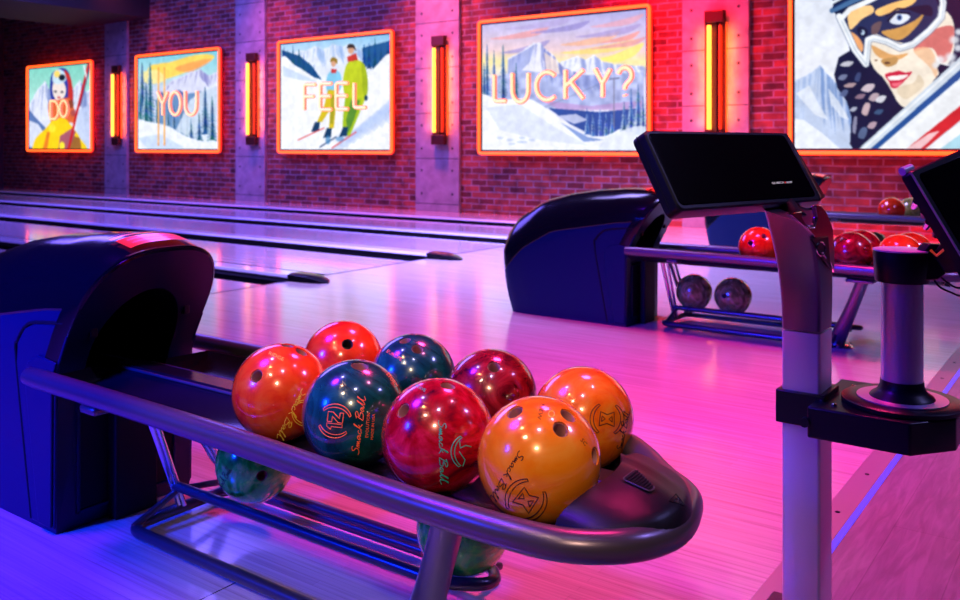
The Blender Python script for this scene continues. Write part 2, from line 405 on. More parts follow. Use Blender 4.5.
DL = ['low lane divider nearest the camera, mostly outside the picture', 'low lane divider ending behind the near ball return', 'low lavender lane divider hidden mostly by the near hood',
      'low lavender lane divider whose dark end nose shows right beside the near hood', 'low lavender lane divider whose dark end nose points at the middle ball return',
      'low lavender lane divider ending behind the middle ball return hood', 'low lavender lane divider closest to the brick wall']
for i, yd in enumerate(divs):
    h = .107
    mb = MB(); pr = [(-h, -.11), (-h, .028), (-h+.02, .050), (h-.02, .050), (h, .028), (h, -.11)]
    mb.grid([[(x, yd+p[0], p[1]) for p in pr] for x in (XE, XF-.02)])
    d = tag(obj('lane_divider', mb, M['divider'], bevel=.004), DL[i], 'lane divider', 'lane dividers')
    e = MB(); rows = []
    for q in range(9):
        t = q/8; x = XF-.03+.37*t; hh = h*math.sqrt(max(0, 1-t**2.6))*1.0+.004; zt = .058*(1-t**3)+.004
        rows.append([(x, yd-hh, .0005), (x, yd-hh*.9, zt*.8), (x, yd-hh*.5, zt), (x, yd+hh*.5, zt), (x, yd+hh*.9, zt*.8), (x, yd+hh, .0005)])
    e.grid(rows); obj('end_nose', e, M['gutter'], d)
    e = MB().box((XE, yd-h-.003, -.10), (XF-.03, yd-h-.0005, .024)); obj('side_skirt', e, M['gutter'], d, smooth=0)

# ================================================================== PICTURES
def srgb(c): return [(x/255/12.92 if x/255 <= .04045 else ((x/255+.055)/1.055)**2.4) for x in c]
class Canvas:
    def __init__(s, corners, W, H, seed=0):
        """corners of the lit sheet on the wall plane: x0,x1,z0,z1,Y"""
        s.x0, s.x1, s.z0, s.z1, s.Y = corners; s.W, s.H = W, H
        X, Z = np.meshgrid(np.linspace(s.x0, s.x1, W), np.linspace(s.z1, s.z0, H))
        dz = -X*SY+s.Y*CY; s.U = 480+FPX*(X*CY+s.Y*SY)/dz; s.V = HZ-FPX*(Z-CAMH)/dz
        s.C = np.zeros((H, W, 3)); rs = np.random.RandomState(seed); s.rs = rs
        s.n1 = s.noise(6); s.n2 = s.noise(24)
    def noise(s, k, sx=1):
        g = s.rs.rand(k+2, int(k*1.4*sx)+2)
        yy = np.linspace(0, k, s.H); xx = np.linspace(0, g.shape[1]-2, s.W)
        yi = yy.astype(int); xi = xx.astype(int); fy = (yy-yi)[:, None]; fx = (xx-xi)[None]
        fy = fy*fy*(3-2*fy); fx = fx*fx*(3-2*fx)
        a = g[yi][:, xi]; b = g[yi][:, np.minimum(xi+1, g.shape[1]-1)]; c = g[yi+1][:, xi]; d = g[yi+1][:, np.minimum(xi+1, g.shape[1]-1)]
        return a*(1-fx)*(1-fy)+b*fx*(1-fy)+c*(1-fx)*fy+d*fx*fy
    def fill(s, c): s.C[:] = c
    def vgrad(s, stops):
        V = s.V; vs = [a for a, _ in stops]
        for k in range(3): s.C[..., k] = np.interp(V, vs, [c[k] for _, c in stops])
    def mask(s, poly):
        n = len(poly); ins = np.zeros(s.U.shape, bool)
        for i in range(n):
            x1, y1 = poly[i]; x2, y2 = poly[(i+1) % n]
            if y1 == y2: continue
            c = ((y1 > s.V) != (y2 > s.V)) & (s.U < (x2-x1)*(s.V-y1)/(y2-y1)+x1); ins ^= c
        return ins.astype(float)
    def put(s, m, c, a=1):
        m = (m*a)[..., None]; s.C = s.C*(1-m)+np.array(c)*m
    def poly(s, p, c, a=1, tex=None, amt=.25):
        m = s.mask(p); cc = np.array(c, float)
        if tex is not None:
            t = (tex-.5)*2*amt*255; col = np.clip(cc+t[..., None]*np.array([1, .95, .75]), 0, 255); s.C = s.C*(1-(m*a)[..., None])+col*(m*a)[..., None]
        else: s.put(m, cc, a)
    def curve(s, p, n=6): return [tuple(q)[:2] for q in smooth_path([(a, b, 0) for a, b in p], n, True)]
    def blob(s, p, c, a=1, tex=None, amt=.25): s.poly(s.curve(p), c, a, tex, amt)
    def line(s, p, wd, c, a=1):
        m = np.zeros(s.U.shape)
        for (x1, y1), (x2, y2) in zip(p[:-1], p[1:]):
            dx, dy = x2-x1, y2-y1; L = dx*dx+dy*dy+1e-9; t = np.clip(((s.U-x1)*dx+(s.V-y1)*dy)/L, 0, 1)
            d = np.hypot(s.U-x1-t*dx, s.V-y1-t*dy); m = np.maximum(m, np.clip((wd/2-d)/.5+.5, 0, 1))
        s.put(m, c, a)
    def ell(s, cx, cy, rx, ry, c, a=1, soft=.25):
        d = np.hypot((s.U-cx)/rx, (s.V-cy)/ry); s.put(np.clip((1-d)/soft, 0, 1), c, a)
    def tree(s, x, yt, yb, wd, c=(20, 60, 95), snow=True):
        n = max(4, int((yb-yt)/3.2))
        for i in range(n):
            t0 = i/n; y0 = yt+(yb-yt)*t0; y1 = yt+(yb-yt)*(t0+1.9/n); ww = wd*(.18+.82*t0)/2*(.8+.4*s.rs.rand())
            cc = [min(255, q*(.8+.5*s.rs.rand())) for q in c]
            s.poly([(x, y0), (x-ww, y1), (x, y1-.8), (x+ww, y1)], cc)
            if snow:
                s.poly([(x-.1*ww, y0+.3), (x-ww, y1), (x-ww*.35, y1-1.1)], (215, 228, 250), .75)
                s.poly([(x+.2*ww, y0+1), (x+ww*.9, y1-.1), (x+ww*.4, y1-1.3)], (205, 220, 248), .55)
    def mount(s, base, rough=1, c=(225, 230, 250), sh=(120, 140, 200), yb=None):
        """a ridge: list of (u,v) from left to right, filled down to yb"""
        P = []
        for (x1, y1), (x2, y2) in zip(base[:-1], base[1:]):
            for q in range(5):
                t = q/5; P.append((x1+(x2-x1)*t, y1+(y2-y1)*t+(s.rs.rand()-.5)*rough))
        P.append(base[-1]); s.poly(P+[(base[-1][0], yb), (base[0][0], yb)], c)
        for (x1, y1), (x2, y2) in zip(base[:-1], base[1:]):
            if y2 > y1:      # right hand flanks in blue shade, broken by streaks
                for q in range(7):
                    t = s.rs.rand(); xx = x1+(x2-x1)*t; yy = y1+(y2-y1)*t; L = (yb-yy)*(.3+.5*s.rs.rand())
                    ww = (x2-x1)*.16+.8
                    s.poly([(xx-ww*.4, yy), (xx+ww*.5, yy+.6), (xx+ww*1.5, yy+L), (xx-ww*.3, yy+L*.55)], sh, .55)
            else:
                for q in range(3):
                    t = s.rs.rand(); xx = x1+(x2-x1)*t; yy = y1+(y2-y1)*t; L = (yb-yy)*(.25+.4*s.rs.rand()); ww = abs(x2-x1)*.14+.5
                    s.poly([(xx, yy+1), (xx+ww, yy+1.5), (xx-ww*.8, yy+L)], sh, .35)
    def blur(s, k=1):
        for _ in range(k):
            c = s.C; p = np.pad(c, ((1, 1), (1, 1), (0, 0)), 'edge')
            s.C = (p[:-2, 1:-1]+p[2:, 1:-1]+p[1:-1, :-2]+p[1:-1, 2:]+2*c)/6
    def mesh(s, name, parent, mat):
        s.C = s.C*(1+.05*(s.noise(60)-.5)[..., None]+.08*(s.n2-.5)[..., None]); s.blur(2); org = wloc(parent); xs = np.linspace(s.x0, s.x1, s.W)-org.x; zs = np.linspace(s.z1, s.z0, s.H)-org.z
        X, Z = np.meshgrid(xs, zs); co = np.stack([X, np.full_like(X, s.Y-org.y), Z], -1).reshape(-1, 3)
        W, H = s.W, s.H; i = np.arange((H-1)*(W-1)); r = i//(W-1); c = i % (W-1); a = r*W+c
        f = np.stack([a, a+W, a+W+1, a+1], -1)
        me = bpy.data.meshes.new(name); me.vertices.add(len(co)); me.vertices.foreach_set('co', co.ravel())
        me.loops.add(f.size); me.loops.foreach_set('vertex_index', f.ravel().astype(np.int32))
        me.polygons.add(len(f)); me.polygons.foreach_set('loop_start', (np.arange(len(f))*4).astype(np.int32))
        me.update(calc_edges=True); me.validate()
        x = np.clip(s.C, 0, 255)/255; lin = np.where(x <= .04045, x/12.92, ((x+.055)/1.055)**2.4).reshape(-1, 3)
        ca = me.color_attributes.new('art', 'FLOAT_COLOR', 'POINT'); ca.data.foreach_set('color', np.concatenate([lin, np.ones((len(lin), 1))], 1).ravel().astype(np.float32))
        return link(name, me, [mat], parent, None)
def art_material():
    m, t, b = nm('backlit_art_print')
    a = t.nodes.new('ShaderNodeVertexColor'); a.layer_name = 'art'
    t.links.new(a.outputs[0], b.inputs['Emission Color']); b.inputs['Emission Strength'].default_value = 1.12; b.inputs['Specular IOR Level'].default_value = 0
    b.inputs['Base Color'].default_value = (.005, .005, .005, 1); b.inputs['Roughness'].default_value = .5
    return m
M['art'] = art_material()

def P_ski_portrait(c):            # picture with DO
    c.vgrad([(60, (120, 205, 190)), (95, (165, 225, 215)), (150, (215, 225, 245))])
    c.mount([(28, 108), (36, 92), (45, 81), (52, 95), (60, 100), (70, 92), (80, 80), (86, 92), (93, 88)], 1.5, yb=152)
    c.poly([(28, 108), (36, 118), (46, 128), (50, 152), (28, 152)], (60, 95, 165), .8)
    c.poly([(28, 120), (38, 124), (47, 138), (40, 150), (28, 146)], (215, 222, 245))
    c.poly([(78, 110), (92, 104), (92, 150), (74, 150)], (190, 205, 240), .8)
    c.blob([(50, 85), (52, 74), (60, 68), (68, 71), (72, 84), (73, 100), (66, 108), (56, 106), (51, 98)], (45, 60, 160))
    c.blob([(64, 70), (70, 76), (73, 92), (72, 108), (68, 104), (68, 84)], (200, 50, 50))
    c.blob([(53, 84), (58, 80), (64, 83), (66, 92), (62, 100), (57, 101), (53, 94)], (240, 225, 220))
    c.blob([(53, 74), (58, 69), (64, 72), (66, 80), (59, 84), (53, 82)], (200, 225, 245))
    c.ell(57, 74, 3.5, 4, (255, 215, 110)); c.ell(62, 77.5, 3.6, 3.6, (20, 30, 50)); c.ell(55.5, 91.5, 1.6, 1.1, (40, 40, 60)); c.ell(62, 92, 1.7, 1.1, (40, 40, 60)); c.ell(59, 97.5, 2, .9, (200, 40, 50))
    c.blob([(49, 102), (58, 100), (69, 98), (74, 108), (75, 122), (66, 122), (54, 124), (49, 116)], (225, 105, 60))
    c.ell(71, 104, 3.4, 5, (90, 40, 40), .6); c.ell(74, 113, 4, 4, (140, 60, 90), .6)
    c.blob([(32, 148), (36, 138), (46, 128), (54, 119), (64, 118), (70, 124), (80, 138), (84, 152), (30, 152)], (250, 210, 30))
    c.poly([(42, 152), (47, 132), (50, 132), (47, 152)], (235, 130, 40)); c.poly([(58, 152), (60, 136), (72, 128), (76, 132), (68, 152)], (150, 60, 130), .8)
    c.poly([(68, 152), (74, 136), (80, 138), (82, 152)], (120, 60, 60), .7); c.ell(62, 146, 3, 5, (255, 235, 60)); c.ell(52, 128, 4, 5, (255, 230, 60))
    c.line([(88.5, 64), (76, 116), (68, 152)], 2.2, (200, 30, 40)); c.line([(84, 66), (87, 80)], 1.6, (235, 240, 250)); c.line([(90, 66), (80, 106)], 1, (90, 40, 90))
def P_ski_pair(c):                # picture with YOU
    c.vgrad([(50, (120, 200, 225)), (75, (175, 220, 230)), (90, (200, 210, 240)), (153, (230, 238, 252))])
    c.blob([(150, 66), (170, 62), (190, 56), (208, 54), (214, 58), (196, 68), (176, 76), (160, 80), (148, 78)], (255, 215, 90), .95)
    c.blob([(175, 68), (200, 60), (212, 60), (190, 72)], (255, 160, 90), .8); c.blob([(140, 74), (156, 70), (166, 80), (148, 84)], (250, 235, 160), .9)
    c.mount([(160, 92), (172, 80), (182, 76), (190, 72), (200, 69), (208, 75), (218, 72)], 1.5, (215, 218, 245), (130, 130, 195), 98)
    c.mount([(158, 90), (168, 96), (178, 90), (190, 94), (218, 86)], 1.5, (130, 140, 190), (90, 100, 165), 110)
    c.poly([(155, 100), (218, 88), (218, 130), (190, 140), (160, 130)], (105, 145, 195))
    for x, yt, yb, wd in ((168, 108, 132, 8), (174, 105, 134, 8), (181, 108, 138, 9), (187, 104, 134, 8), (193, 112, 142, 9)): c.tree(x, yt, yb, wd, (25, 70, 120))
    c.poly([(190, 100), (206, 88), (218, 82), (218, 150), (195, 140), (176, 130)], (225, 235, 250), .8)
    for x, yt, yb, wd in ((205, 86, 132, 14), (212, 96, 138, 12), (199, 112, 138, 10), (191, 118, 142, 9)): c.tree(x, yt, yb, wd, (20, 70, 115))
    for x, yt, yb, wd in ((142, 62, 110, 13), (150, 62, 124, 14), (146, 82, 128, 16), (140, 90, 130, 12), (157, 98, 130, 9)): c.tree(x, yt, yb, wd, (25, 80, 115))
    c.blob([(132, 122), (150, 122), (168, 126), (186, 136), (204, 142), (222, 146), (222, 160), (130, 160)], (235, 240, 252)); c.poly([(138, 138), (160, 134), (185, 148), (150, 152)], (180, 205, 245), .6)
    for x in (158.4, 164.4): c.line([(x, 68), (x, 145)], 1.5, (245, 150, 70)); c.line([(x-.4, 70), (x-.4, 143)], .6, (255, 220, 130))
def P_skiers(c):                  # picture with FEEL
    c.vgrad([(30, (125, 190, 235)), (55, (200, 222, 248)), (80, (238, 242, 252)), (156, (238, 240, 252))])
    c.mount([(282, 60), (296, 52), (306, 50), (316, 46), (324, 50), (332, 44), (342, 46), (350, 44), (360, 50), (376, 54)], 2, (225, 232, 250), (150, 180, 230), 78)
    c.poly([(282, 50), (300, 56), (312, 66), (322, 80), (300, 72), (282, 62)], (25, 80, 135))
    for x, yt, yb, wd in ((284, 46, 64, 5), (288, 49, 66, 5), (293, 46, 68, 6), (299, 47, 70, 6), (304, 56, 73, 5), (309, 60, 76, 5), (314, 64, 78, 4)): c.tree(x, yt, yb, wd, (15, 70, 125), False)
    c.poly([(362, 48), (392, 40), (392, 62), (376, 68), (364, 66)], (35, 90, 150))
    for x, yt, yb, wd in ((364, 42, 64, 6), (369, 42, 66, 6), (375, 38, 66, 6), (381, 46, 64, 6), (388, 38, 60, 6)): c.tree(x, yt, yb, wd, (15, 65, 125), False)
    c.blob([(280, 62), (296, 66), (312, 76), (325, 84), (350, 90), (372, 70), (394, 58), (394, 156), (280, 156)], (240, 243, 253), 1)
    c.poly([(283, 66), (318, 82), (300, 80), (283, 76)], (195, 215, 248), .8)
    for k in range(9):
        x = 330+7*k; c.poly([(x, 150-5*k), (x+26, 128-6*k), (x+32, 129-6*k), (x+10, 152-4*k)], (175, 195, 240), .45)
    # taller skier in lime green
    c.blob([(347, 64), (356, 60), (364, 64), (367, 76), (366, 92), (362, 106), (352, 106), (345, 96), (343, 80)], (190, 205, 35))
    c.blob([(362, 62), (367, 74), (368, 88), (366, 97), (363, 92), (362, 78)], (160, 180, 30)); c.ell(366, 98, 2, 3.2, (20, 60, 90))
    c.poly([(345, 98), (362, 98), (360, 112), (350, 136), (342, 136), (343, 116)], (165, 195, 30)); c.poly([(351, 100), (360, 100), (354, 120), (348, 134), (346, 120)], (40, 110, 60), .6)
    c.ell(351, 49.5, 3.6, 5, (215, 160, 130)); c.blob([(347, 48), (349, 44), (354, 45), (356, 51), (353, 48)], (60, 50, 50)); c.poly([(347, 57), (356, 53), (358, 60), (348, 62)], (200, 60, 50))
    # smaller skier in light blue
    c.blob([(328, 74), (334, 70), (340, 73), (342, 84), (338, 92), (328, 92), (326, 84)], (130, 200, 235)); c.ell(333.5, 63, 2.8, 4.4, (215, 160, 130)); c.blob([(330, 62), (332, 57.5), (337, 59), (337, 64), (334, 61)], (150, 120, 40)); c.poly([(331, 69), (337, 69), (336, 73), (331, 73)], (200, 60, 60))
    c.poly([(328, 90), (338, 90), (336, 106), (334, 128), (329, 128), (330, 110), (322, 122), (317, 122), (324, 106)], (215, 190, 30)); c.poly([(331, 95), (336, 95), (333, 124), (330, 124)], (120, 130, 40), .5)
    for x, y in ((317, 128), (329, 134), (345, 133)): c.poly([(x-2, y-6), (x+3, y-6), (x+2, y+3), (x-6, y+4)], (20, 60, 100))
    c.line([(298, 140), (324, 128)], 1, (220, 60, 60)); c.line([(320, 147), (336, 137)], 1.2, (30, 60, 110)); c.line([(332, 148), (356, 132)], 1.2, (220, 70, 80)); c.ell(328, 140, 3, 5, (60, 130, 190), .7); c.ell(340, 139, 5, 3, (60, 130, 200), .6)
def P_winter_valley(c):           # picture with LUCKY?
    c.vgrad([(5, (165, 165, 225)), (30, (205, 195, 235)), (50, (235, 205, 215)), (62, (250, 235, 170)), (80, (225, 220, 245)), (158, (235, 240, 252))])
    for (x, y, L, h, col) in ((490, 36, 60, 3, (240, 160, 165)), (530, 30, 60, 2.5, (150, 140, 210)), (560, 42, 60, 3.5, (250, 185, 150)), (590, 24, 54, 3, (235, 170, 190)), (500, 50, 50, 3, (160, 150, 215)),
                              (560, 50, 80, 4, (255, 225, 120)), (600, 56, 44, 6, (255, 235, 110)), (590, 46, 56, 2, (225, 150, 170)), (505, 26, 70, 3, (185, 170, 225)), (575, 34, 66, 3, (170, 155, 215)), (600, 40, 40, 2, (245, 150, 140))):
        c.blob([(x, y+3), (x+L*.3, y-h*.2), (x+L*.7, y-h-3), (x+L, y-h-7), (x+L*.8, y-1), (x+L*.4, y+h)], col, .75)
    c.mount([(560, 62), (570, 58), (578, 56), (586, 60), (594, 55), (602, 61), (614, 64), (644, 66)], 1.4, (235, 238, 252), (150, 165, 225), 86)
    c.mount([(508, 58), (516, 54), (526, 48), (534, 43), (540, 42), (546, 50), (554, 56), (562, 66), (580, 74), (600, 76)], 1.8, (232, 232, 250), (125, 135, 205), 100)
    c.poly([(508, 60), (534, 45), (530, 62), (520, 72), (508, 74)], (130, 145, 215), .6); c.poly([(544, 52), (556, 60), (560, 74), (546, 70)], (250, 225, 210), .7)
    c.poly([(484, 80), (520, 70), (570, 76), (644, 72), (644, 108), (484, 108)], (150, 165, 225), .7, c.n2, .12)
    c.poly([(540, 100), (590, 106), (644, 100), (644, 110), (560, 110)], (185, 150, 210), .8)
    c.poly([(548, 108), (575, 110), (600, 112), (640, 108), (644, 132), (600, 140), (570, 124)], (50, 80, 160)); c.poly([(556, 116), (576, 114), (588, 120), (574, 124)], (200, 205, 240), .9)
    for x, yt, yb in ((587, 108, 132), (593, 110, 134), (600, 108, 136), (606, 112, 136), (612, 110, 132)): c.tree(x, yt, yb, 7, (30, 75, 150))
    for x, yt, yb, wd in ((487, 44, 98, 9), (494, 50, 98, 8), (503, 44, 100, 11), (516, 62, 102, 9), (484, 62, 100, 9)): c.tree(x, yt, yb, wd, (30, 70, 120))
    c.line([(514, 120), (614, 78)], .01, (0, 0, 0)); c.line([(614, 79), (614, 128)], 1, (120, 120, 150)); c.line([(610, 79), (619, 78)], 1.4, (110, 110, 150))
    c.blob([(478, 98), (500, 100), (524, 98), (540, 104), (560, 120), (580, 134), (604, 136), (622, 128), (648, 118), (650, 160), (476, 160)], (240, 243, 253))
    c.poly([(486, 108), (520, 104), (556, 128), (590, 146), (540, 140), (500, 130)], (205, 215, 248), .6); c.poly([(560, 122), (588, 137), (604, 140), (584, 142)], (60, 100, 190), .6)
    for k in range(7): c.ell(500+4*k+6*(k % 3), 138+2*(k % 4), 4, 1.5, (165, 185, 235), .5)
    for x, yt, yb, wd in ((624, 100, 128, 9), (631, 88, 130, 11), (638, 84, 132, 12), (643, 96, 134, 10)): c.tree(x, yt, yb, wd, (35, 75, 140))
    c.blob([(602, 142), (618, 132), (640, 126), (650, 132), (650, 160), (600, 160)], (225, 232, 250), .9)
def P_goggles(c):                 # big portrait at the right edge
    z = lambda pts: [(780+a/3.75, b/3.75) for a, b in pts]
    c.vgrad([(-20, (215, 222, 238)), (60, (232, 235, 246)), (100, (225, 230, 245)), (151, (200, 215, 240))])
    c.mount(z([(30, 320), (70, 295), (110, 275), (150, 245), (175, 275), (200, 300), (230, 340), (280, 400), (330, 430)]), 1.4, (190, 205, 235), (120, 150, 205), 152)
    c.poly(z([(30, 440), (90, 450), (160, 500), (240, 570), (30, 570)]), (232, 238, 250)); c.poly(z([(60, 350), (110, 320), (140, 380), (180, 450), (130, 430)]), (235, 240, 250), .7); c.poly(z([(180, 330), (220, 380), (260, 450), (230, 440), (190, 390)]), (235, 240, 250), .7)
    # hood, hair, collar
    navy = (18, 28, 62)
    c.poly(z([(190, -120), (700, -120), (700, 360), (560, 420), (430, 470), (280, 570), (262, 540), (268, 440), (250, 380), (215, 330), (203, 280), (220, 215), (262, 190), (250, 120), (200, 40)]), navy)
    for (x, y, r1, r2, cc) in ((250, 240, 26, 9, (205, 205, 215)), (235, 290, 18, 10, (120, 130, 165)), (262, 320, 24, 8, (190, 160, 165)), (330, 330, 26, 14, (225, 205, 215)), (300, 362, 20, 9, (150, 120, 140)), (352, 365, 20, 14, (200, 175, 185)), (322, 410, 16, 22, (215, 185, 190)), (345, 470, 18, 12, (200, 170, 185)),
                               (280, 470, 9, 30, (150, 150, 180)), (310, 500, 18, 20, (90, 110, 150)), (378, 372, 20, 12, (235, 235, 245)), (292, 290, 12, 16, (60, 75, 120)), (240, 350, 16, 12, (90, 105, 150)), (370, 420, 18, 9, (60, 90, 130)), (275, 410, 14, 8, (180, 185, 205))):
        c.blob(z([(x-r1, y+r2*.6), (x-r1*.2, y-r2), (x+r1, y-r2*.9), (x+r1*.3, y+r2)]), cc, .9)
    # face
    c.blob(z([(335, 215), (340, 180), (330, 120), (360, 40), (440, 0), (560, 10), (640, 60), (655, 150), (640, 225), (590, 285), (545, 340), (500, 385), (465, 402), (440, 380), (415, 335), (385, 290), (355, 260)]), (243, 232, 216))
    c.blob(z([(560, 120), (650, 100), (640, 200), (605, 235), (570, 180), (500, 190)]), (205, 95, 95), .85); c.blob(z([(500, 190), (560, 180), (590, 240), (585, 290), (560, 250)]), (240, 190, 150), .8)
    c.blob(z([(345, 170), (420, 205), (480, 200), (440, 225), (370, 215)]), (215, 140, 60), .7); c.blob(z([(380, 225), (440, 215), (435, 240), (400, 250)]), (190, 145, 90)); c.ell(780+402/3.75, 236/3.75, 3.4, 1.4, (90, 60, 50)); c.ell(780+360/3.75, 226/3.75, 1.8, .9, (120, 80, 60))
    c.blob(z([(440, 330), (500, 310), (520, 280), (540, 320), (480, 370), (450, 360)]), (215, 195, 165), .6)
    # lips
    c.blob(z([(393, 282), (410, 272), (425, 270), (445, 265), (470, 272), (495, 270), (470, 300), (440, 328), (418, 328), (408, 305)]), (205, 40, 70)); c.blob(z([(405, 288), (430, 284), (480, 280), (462, 296), (425, 302), (410, 300)]), (250, 245, 245)); c.blob(z([(420, 312), (450, 308), (462, 300), (445, 322), (425, 324)]), (240, 110, 130))
    # goggle lens
    c.blob(z([(240, 60), (262, 40), (330, 15), (420, -20), (520, -30), (585, 0), (590, 60), (560, 100), (500, 150), (455, 160), (395, 140), (345, 130), (310, 200), (280, 165), (255, 120)]), (35, 48, 90))
    c.blob(z([(255, 55), (290, 30), (340, 20), (352, 45), (310, 70), (285, 95), (262, 110)]), (250, 205, 140)); c.blob(z([(262, 120), (290, 135), (312, 170), (305, 195), (280, 165)]), (235, 165, 110)); c.blob(z([(360, 38), (440, 5), (510, -5), (490, 20), (420, 45), (372, 60)]), (250, 195, 120))
    c.blob(z([(380, 120), (440, 105), (500, 80), (540, 50), (520, 90), (470, 140), (430, 150)]), (225, 165, 85), .9); c.blob(z([(345, 95), (380, 80), (370, 120), (345, 130)]), (120, 90, 90), .8); c.blob(z([(480, 30), (560, 20), (570, 60), (520, 50)]), (25, 30, 60))
    c.blob(z([(290, 105), (310, 100), (330, 118), (318, 140), (296, 130)]), (20, 28, 60)); c.ell(780+310/3.75, 122/3.75, 2.3, 3, (190, 215, 240)); c.ell(780+306/3.75, 119/3.75, 1, 1.4, (30, 40, 80))
    c.blob(z([(412, 78), (440, 50), (480, 55), (485, 70), (455, 90), (425, 90)]), (225, 232, 248)); c.ell(780+448/3.75, 66/3.75, 3, 3.4, (60, 100, 165)); c.ell(780+448/3.75, 66/3.75, 1.4, 1.7, (15, 20, 40)); c.line(z([(405, 78), (435, 48), (485, 50)]), 1.6, (10, 15, 40)); c.line(z([(400, 60), (440, 32), (500, 34)]), 1.4, (30, 25, 50))
    # goggle frame
    fr = z([(222, 62), (250, 120), (280, 185), (322, 240), (330, 150), (350, 142), (400, 155), (450, 180), (500, 165), (560, 115), (605, 65), (612, 10), (600, -50)])
    c.line(fr, 7.2, (60, 80, 120)); c.line(fr, 6.2, (238, 242, 248)); c.line([(a+.8, b+1.2) for a, b in fr], 1.6, (185, 200, 215), .8)
    c.line(z([(232, 68), (262, 35), (330, 5), (420, -40)]), 5, (235, 240, 248)); c.line(z([(195, 40), (250, 15), (330, -20)]), 5, (70, 110, 160)); c.line(z([(192, 12), (240, -12), (300, -30)]), 3, (220, 230, 240)); c.line(z([(200, 28), (250, 0), (320, -30)]), 2, (25, 50, 100))
    # fur and ski
    for (x, y, r) in ((600, 225, 26), (640, 215, 28), (585, 245, 20), (655, 150, 26), (625, 250, 24), (668, 180, 22), (670, 120, 20), (650, 240, 18)): c.ell(780+x/3.75, y/3.75, r/3.75, r/4.4, (232, 236, 244), .85, .6)
    c.poly(z([(590, 255), (600, 240), (640, 250), (600, 285)]), navy)
    c.poly(z([(282, 570), (675, 215), (1400, -440), (1400, 570)]), (205, 218, 232)); c.poly(z([(325, 570), (660, 275), (1400, -380), (1400, -340), (668, 300), (352, 570)]), (28, 80, 150)); c.poly(z([(352, 570), (668, 300), (1400, -330), (1400, -150), (690, 390), (460, 570)]), (232, 236, 242))
    c.poly(z([(460, 570), (690, 385), (1400, -170), (1400, -60), (690, 440), (530, 570)]), (205, 40, 50)); c.poly(z([(530, 570), (700, 440), (1400, -50), (1400, 570)]), (238, 240, 246)); c.poly(z([(585, 570), (680, 500), (900, 400), (900, 570)]), (150, 205, 225), .8)
    c.line(z([(300, 570), (672, 236)]), 1.6, (240, 244, 250)); c.poly(z([(470, 560), (500, 540), (560, 500), (600, 490), (560, 530), (520, 565)]), (245, 230, 235), .8)

def letter_strokes(ch):
    a = []
    arc = lambda cx, cy, rx, ry, a0, a1, n=12: [(cx+rx*math.cos(math.radians(a0+(a1-a0)*i/n)), cy-ry*math.sin(math.radians(a0+(a1-a0)*i/n))) for i in range(n+1)]
    return {'L': [[(0, 0), (0, 1), (1, 1)]], 'U': [[(0, 0), (0, .55)]+arc(.5, .58, .5, .42, 180, 360)+[(1, 0)]],
            'C': [arc(.55, .5, .55, .5, 48, 312, 18)], 'K': [[(0, 0), (0, 1)], [(1, 0), (.05, .55)], [(.3, .42), (1, 1)]],
            'Y': [[(0, 0), (.5, .52), (1, 0)], [(.5, .52), (.5, 1)]], '?': [arc(.5, .26, .46, .26, 170, -60)+[(.5, .62), (.48, .74)], [(.47, .93), (.49, .96)]],
            'F': [[(1, 0), (0, 0), (0, 1)], [(0, .47), (.85, .47)]], 'E': [[(1, 0), (0, 0), (0, 1), (1, 1)], [(0, .49), (.9, .49)]],
            'O': [arc(.5, .5, .5, .5, 90, 450, 24)], 'D': [[(0, 0), (0, 1), (.4, 1)]+arc(.42, .5, .58, .5, -90, 90, 12)+[(0, 0)]]}[ch]

PICS = [ # outer frame in the photo's frame: u0,u1 ; art ; word letters [(ch,u0,v0,u1,v1)] ; W,H ; label bits
 ((27.5, 93), P_ski_portrait, [('D', 50.5, 101, 58.5, 119), ('O', 60, 100.5, 67.5, 117)], (150, 130), 'glowing DO sign across a portrait of a skier in yellow', 'leftmost lit picture in an orange frame, skier in a yellow jacket'),
 ((136, 221), P_ski_pair, [('Y', 157.5, 92, 167.5, 115), ('O', 169.5, 92, 180.5, 115), ('U', 185, 91, 196.5, 115)], (200, 150), 'glowing YOU sign across a snowy forest picture', 'lit picture in an orange frame, snowy forest with two upright skis'),
 ((278, 394), P_skiers, [('F', 304, 84.5, 315, 110), ('E', 320, 83.5, 331, 109.5), ('E', 336, 83, 347.5, 109), ('L', 354, 83, 365.5, 107.5)], (260, 200), 'glowing FEEL sign across the picture of two skiers', 'lit picture in an orange frame, two skiers on a white slope'),
 ((478, 652), P_winter_valley, [('L', 494, 75, 505.5, 101), ('U', 512, 73, 528, 102), ('C', 536, 72, 556, 100), ('K', 565, 70, 583, 98.5), ('Y', 594.5, 69, 610, 97), ('?', 617.5, 67.5, 632, 97)], (340, 250), 'glowing LUCKY? sign across a winter valley picture', 'large lit picture in an orange frame, snowy valley under a sunset sky'),
 ((788, None), P_goggles, [], (460, 330), '', 'largest lit picture at the right edge, woman in white ski goggles'),
]
STAND = .14; PY = WY-STAND
zb, zt = .955, 3.065
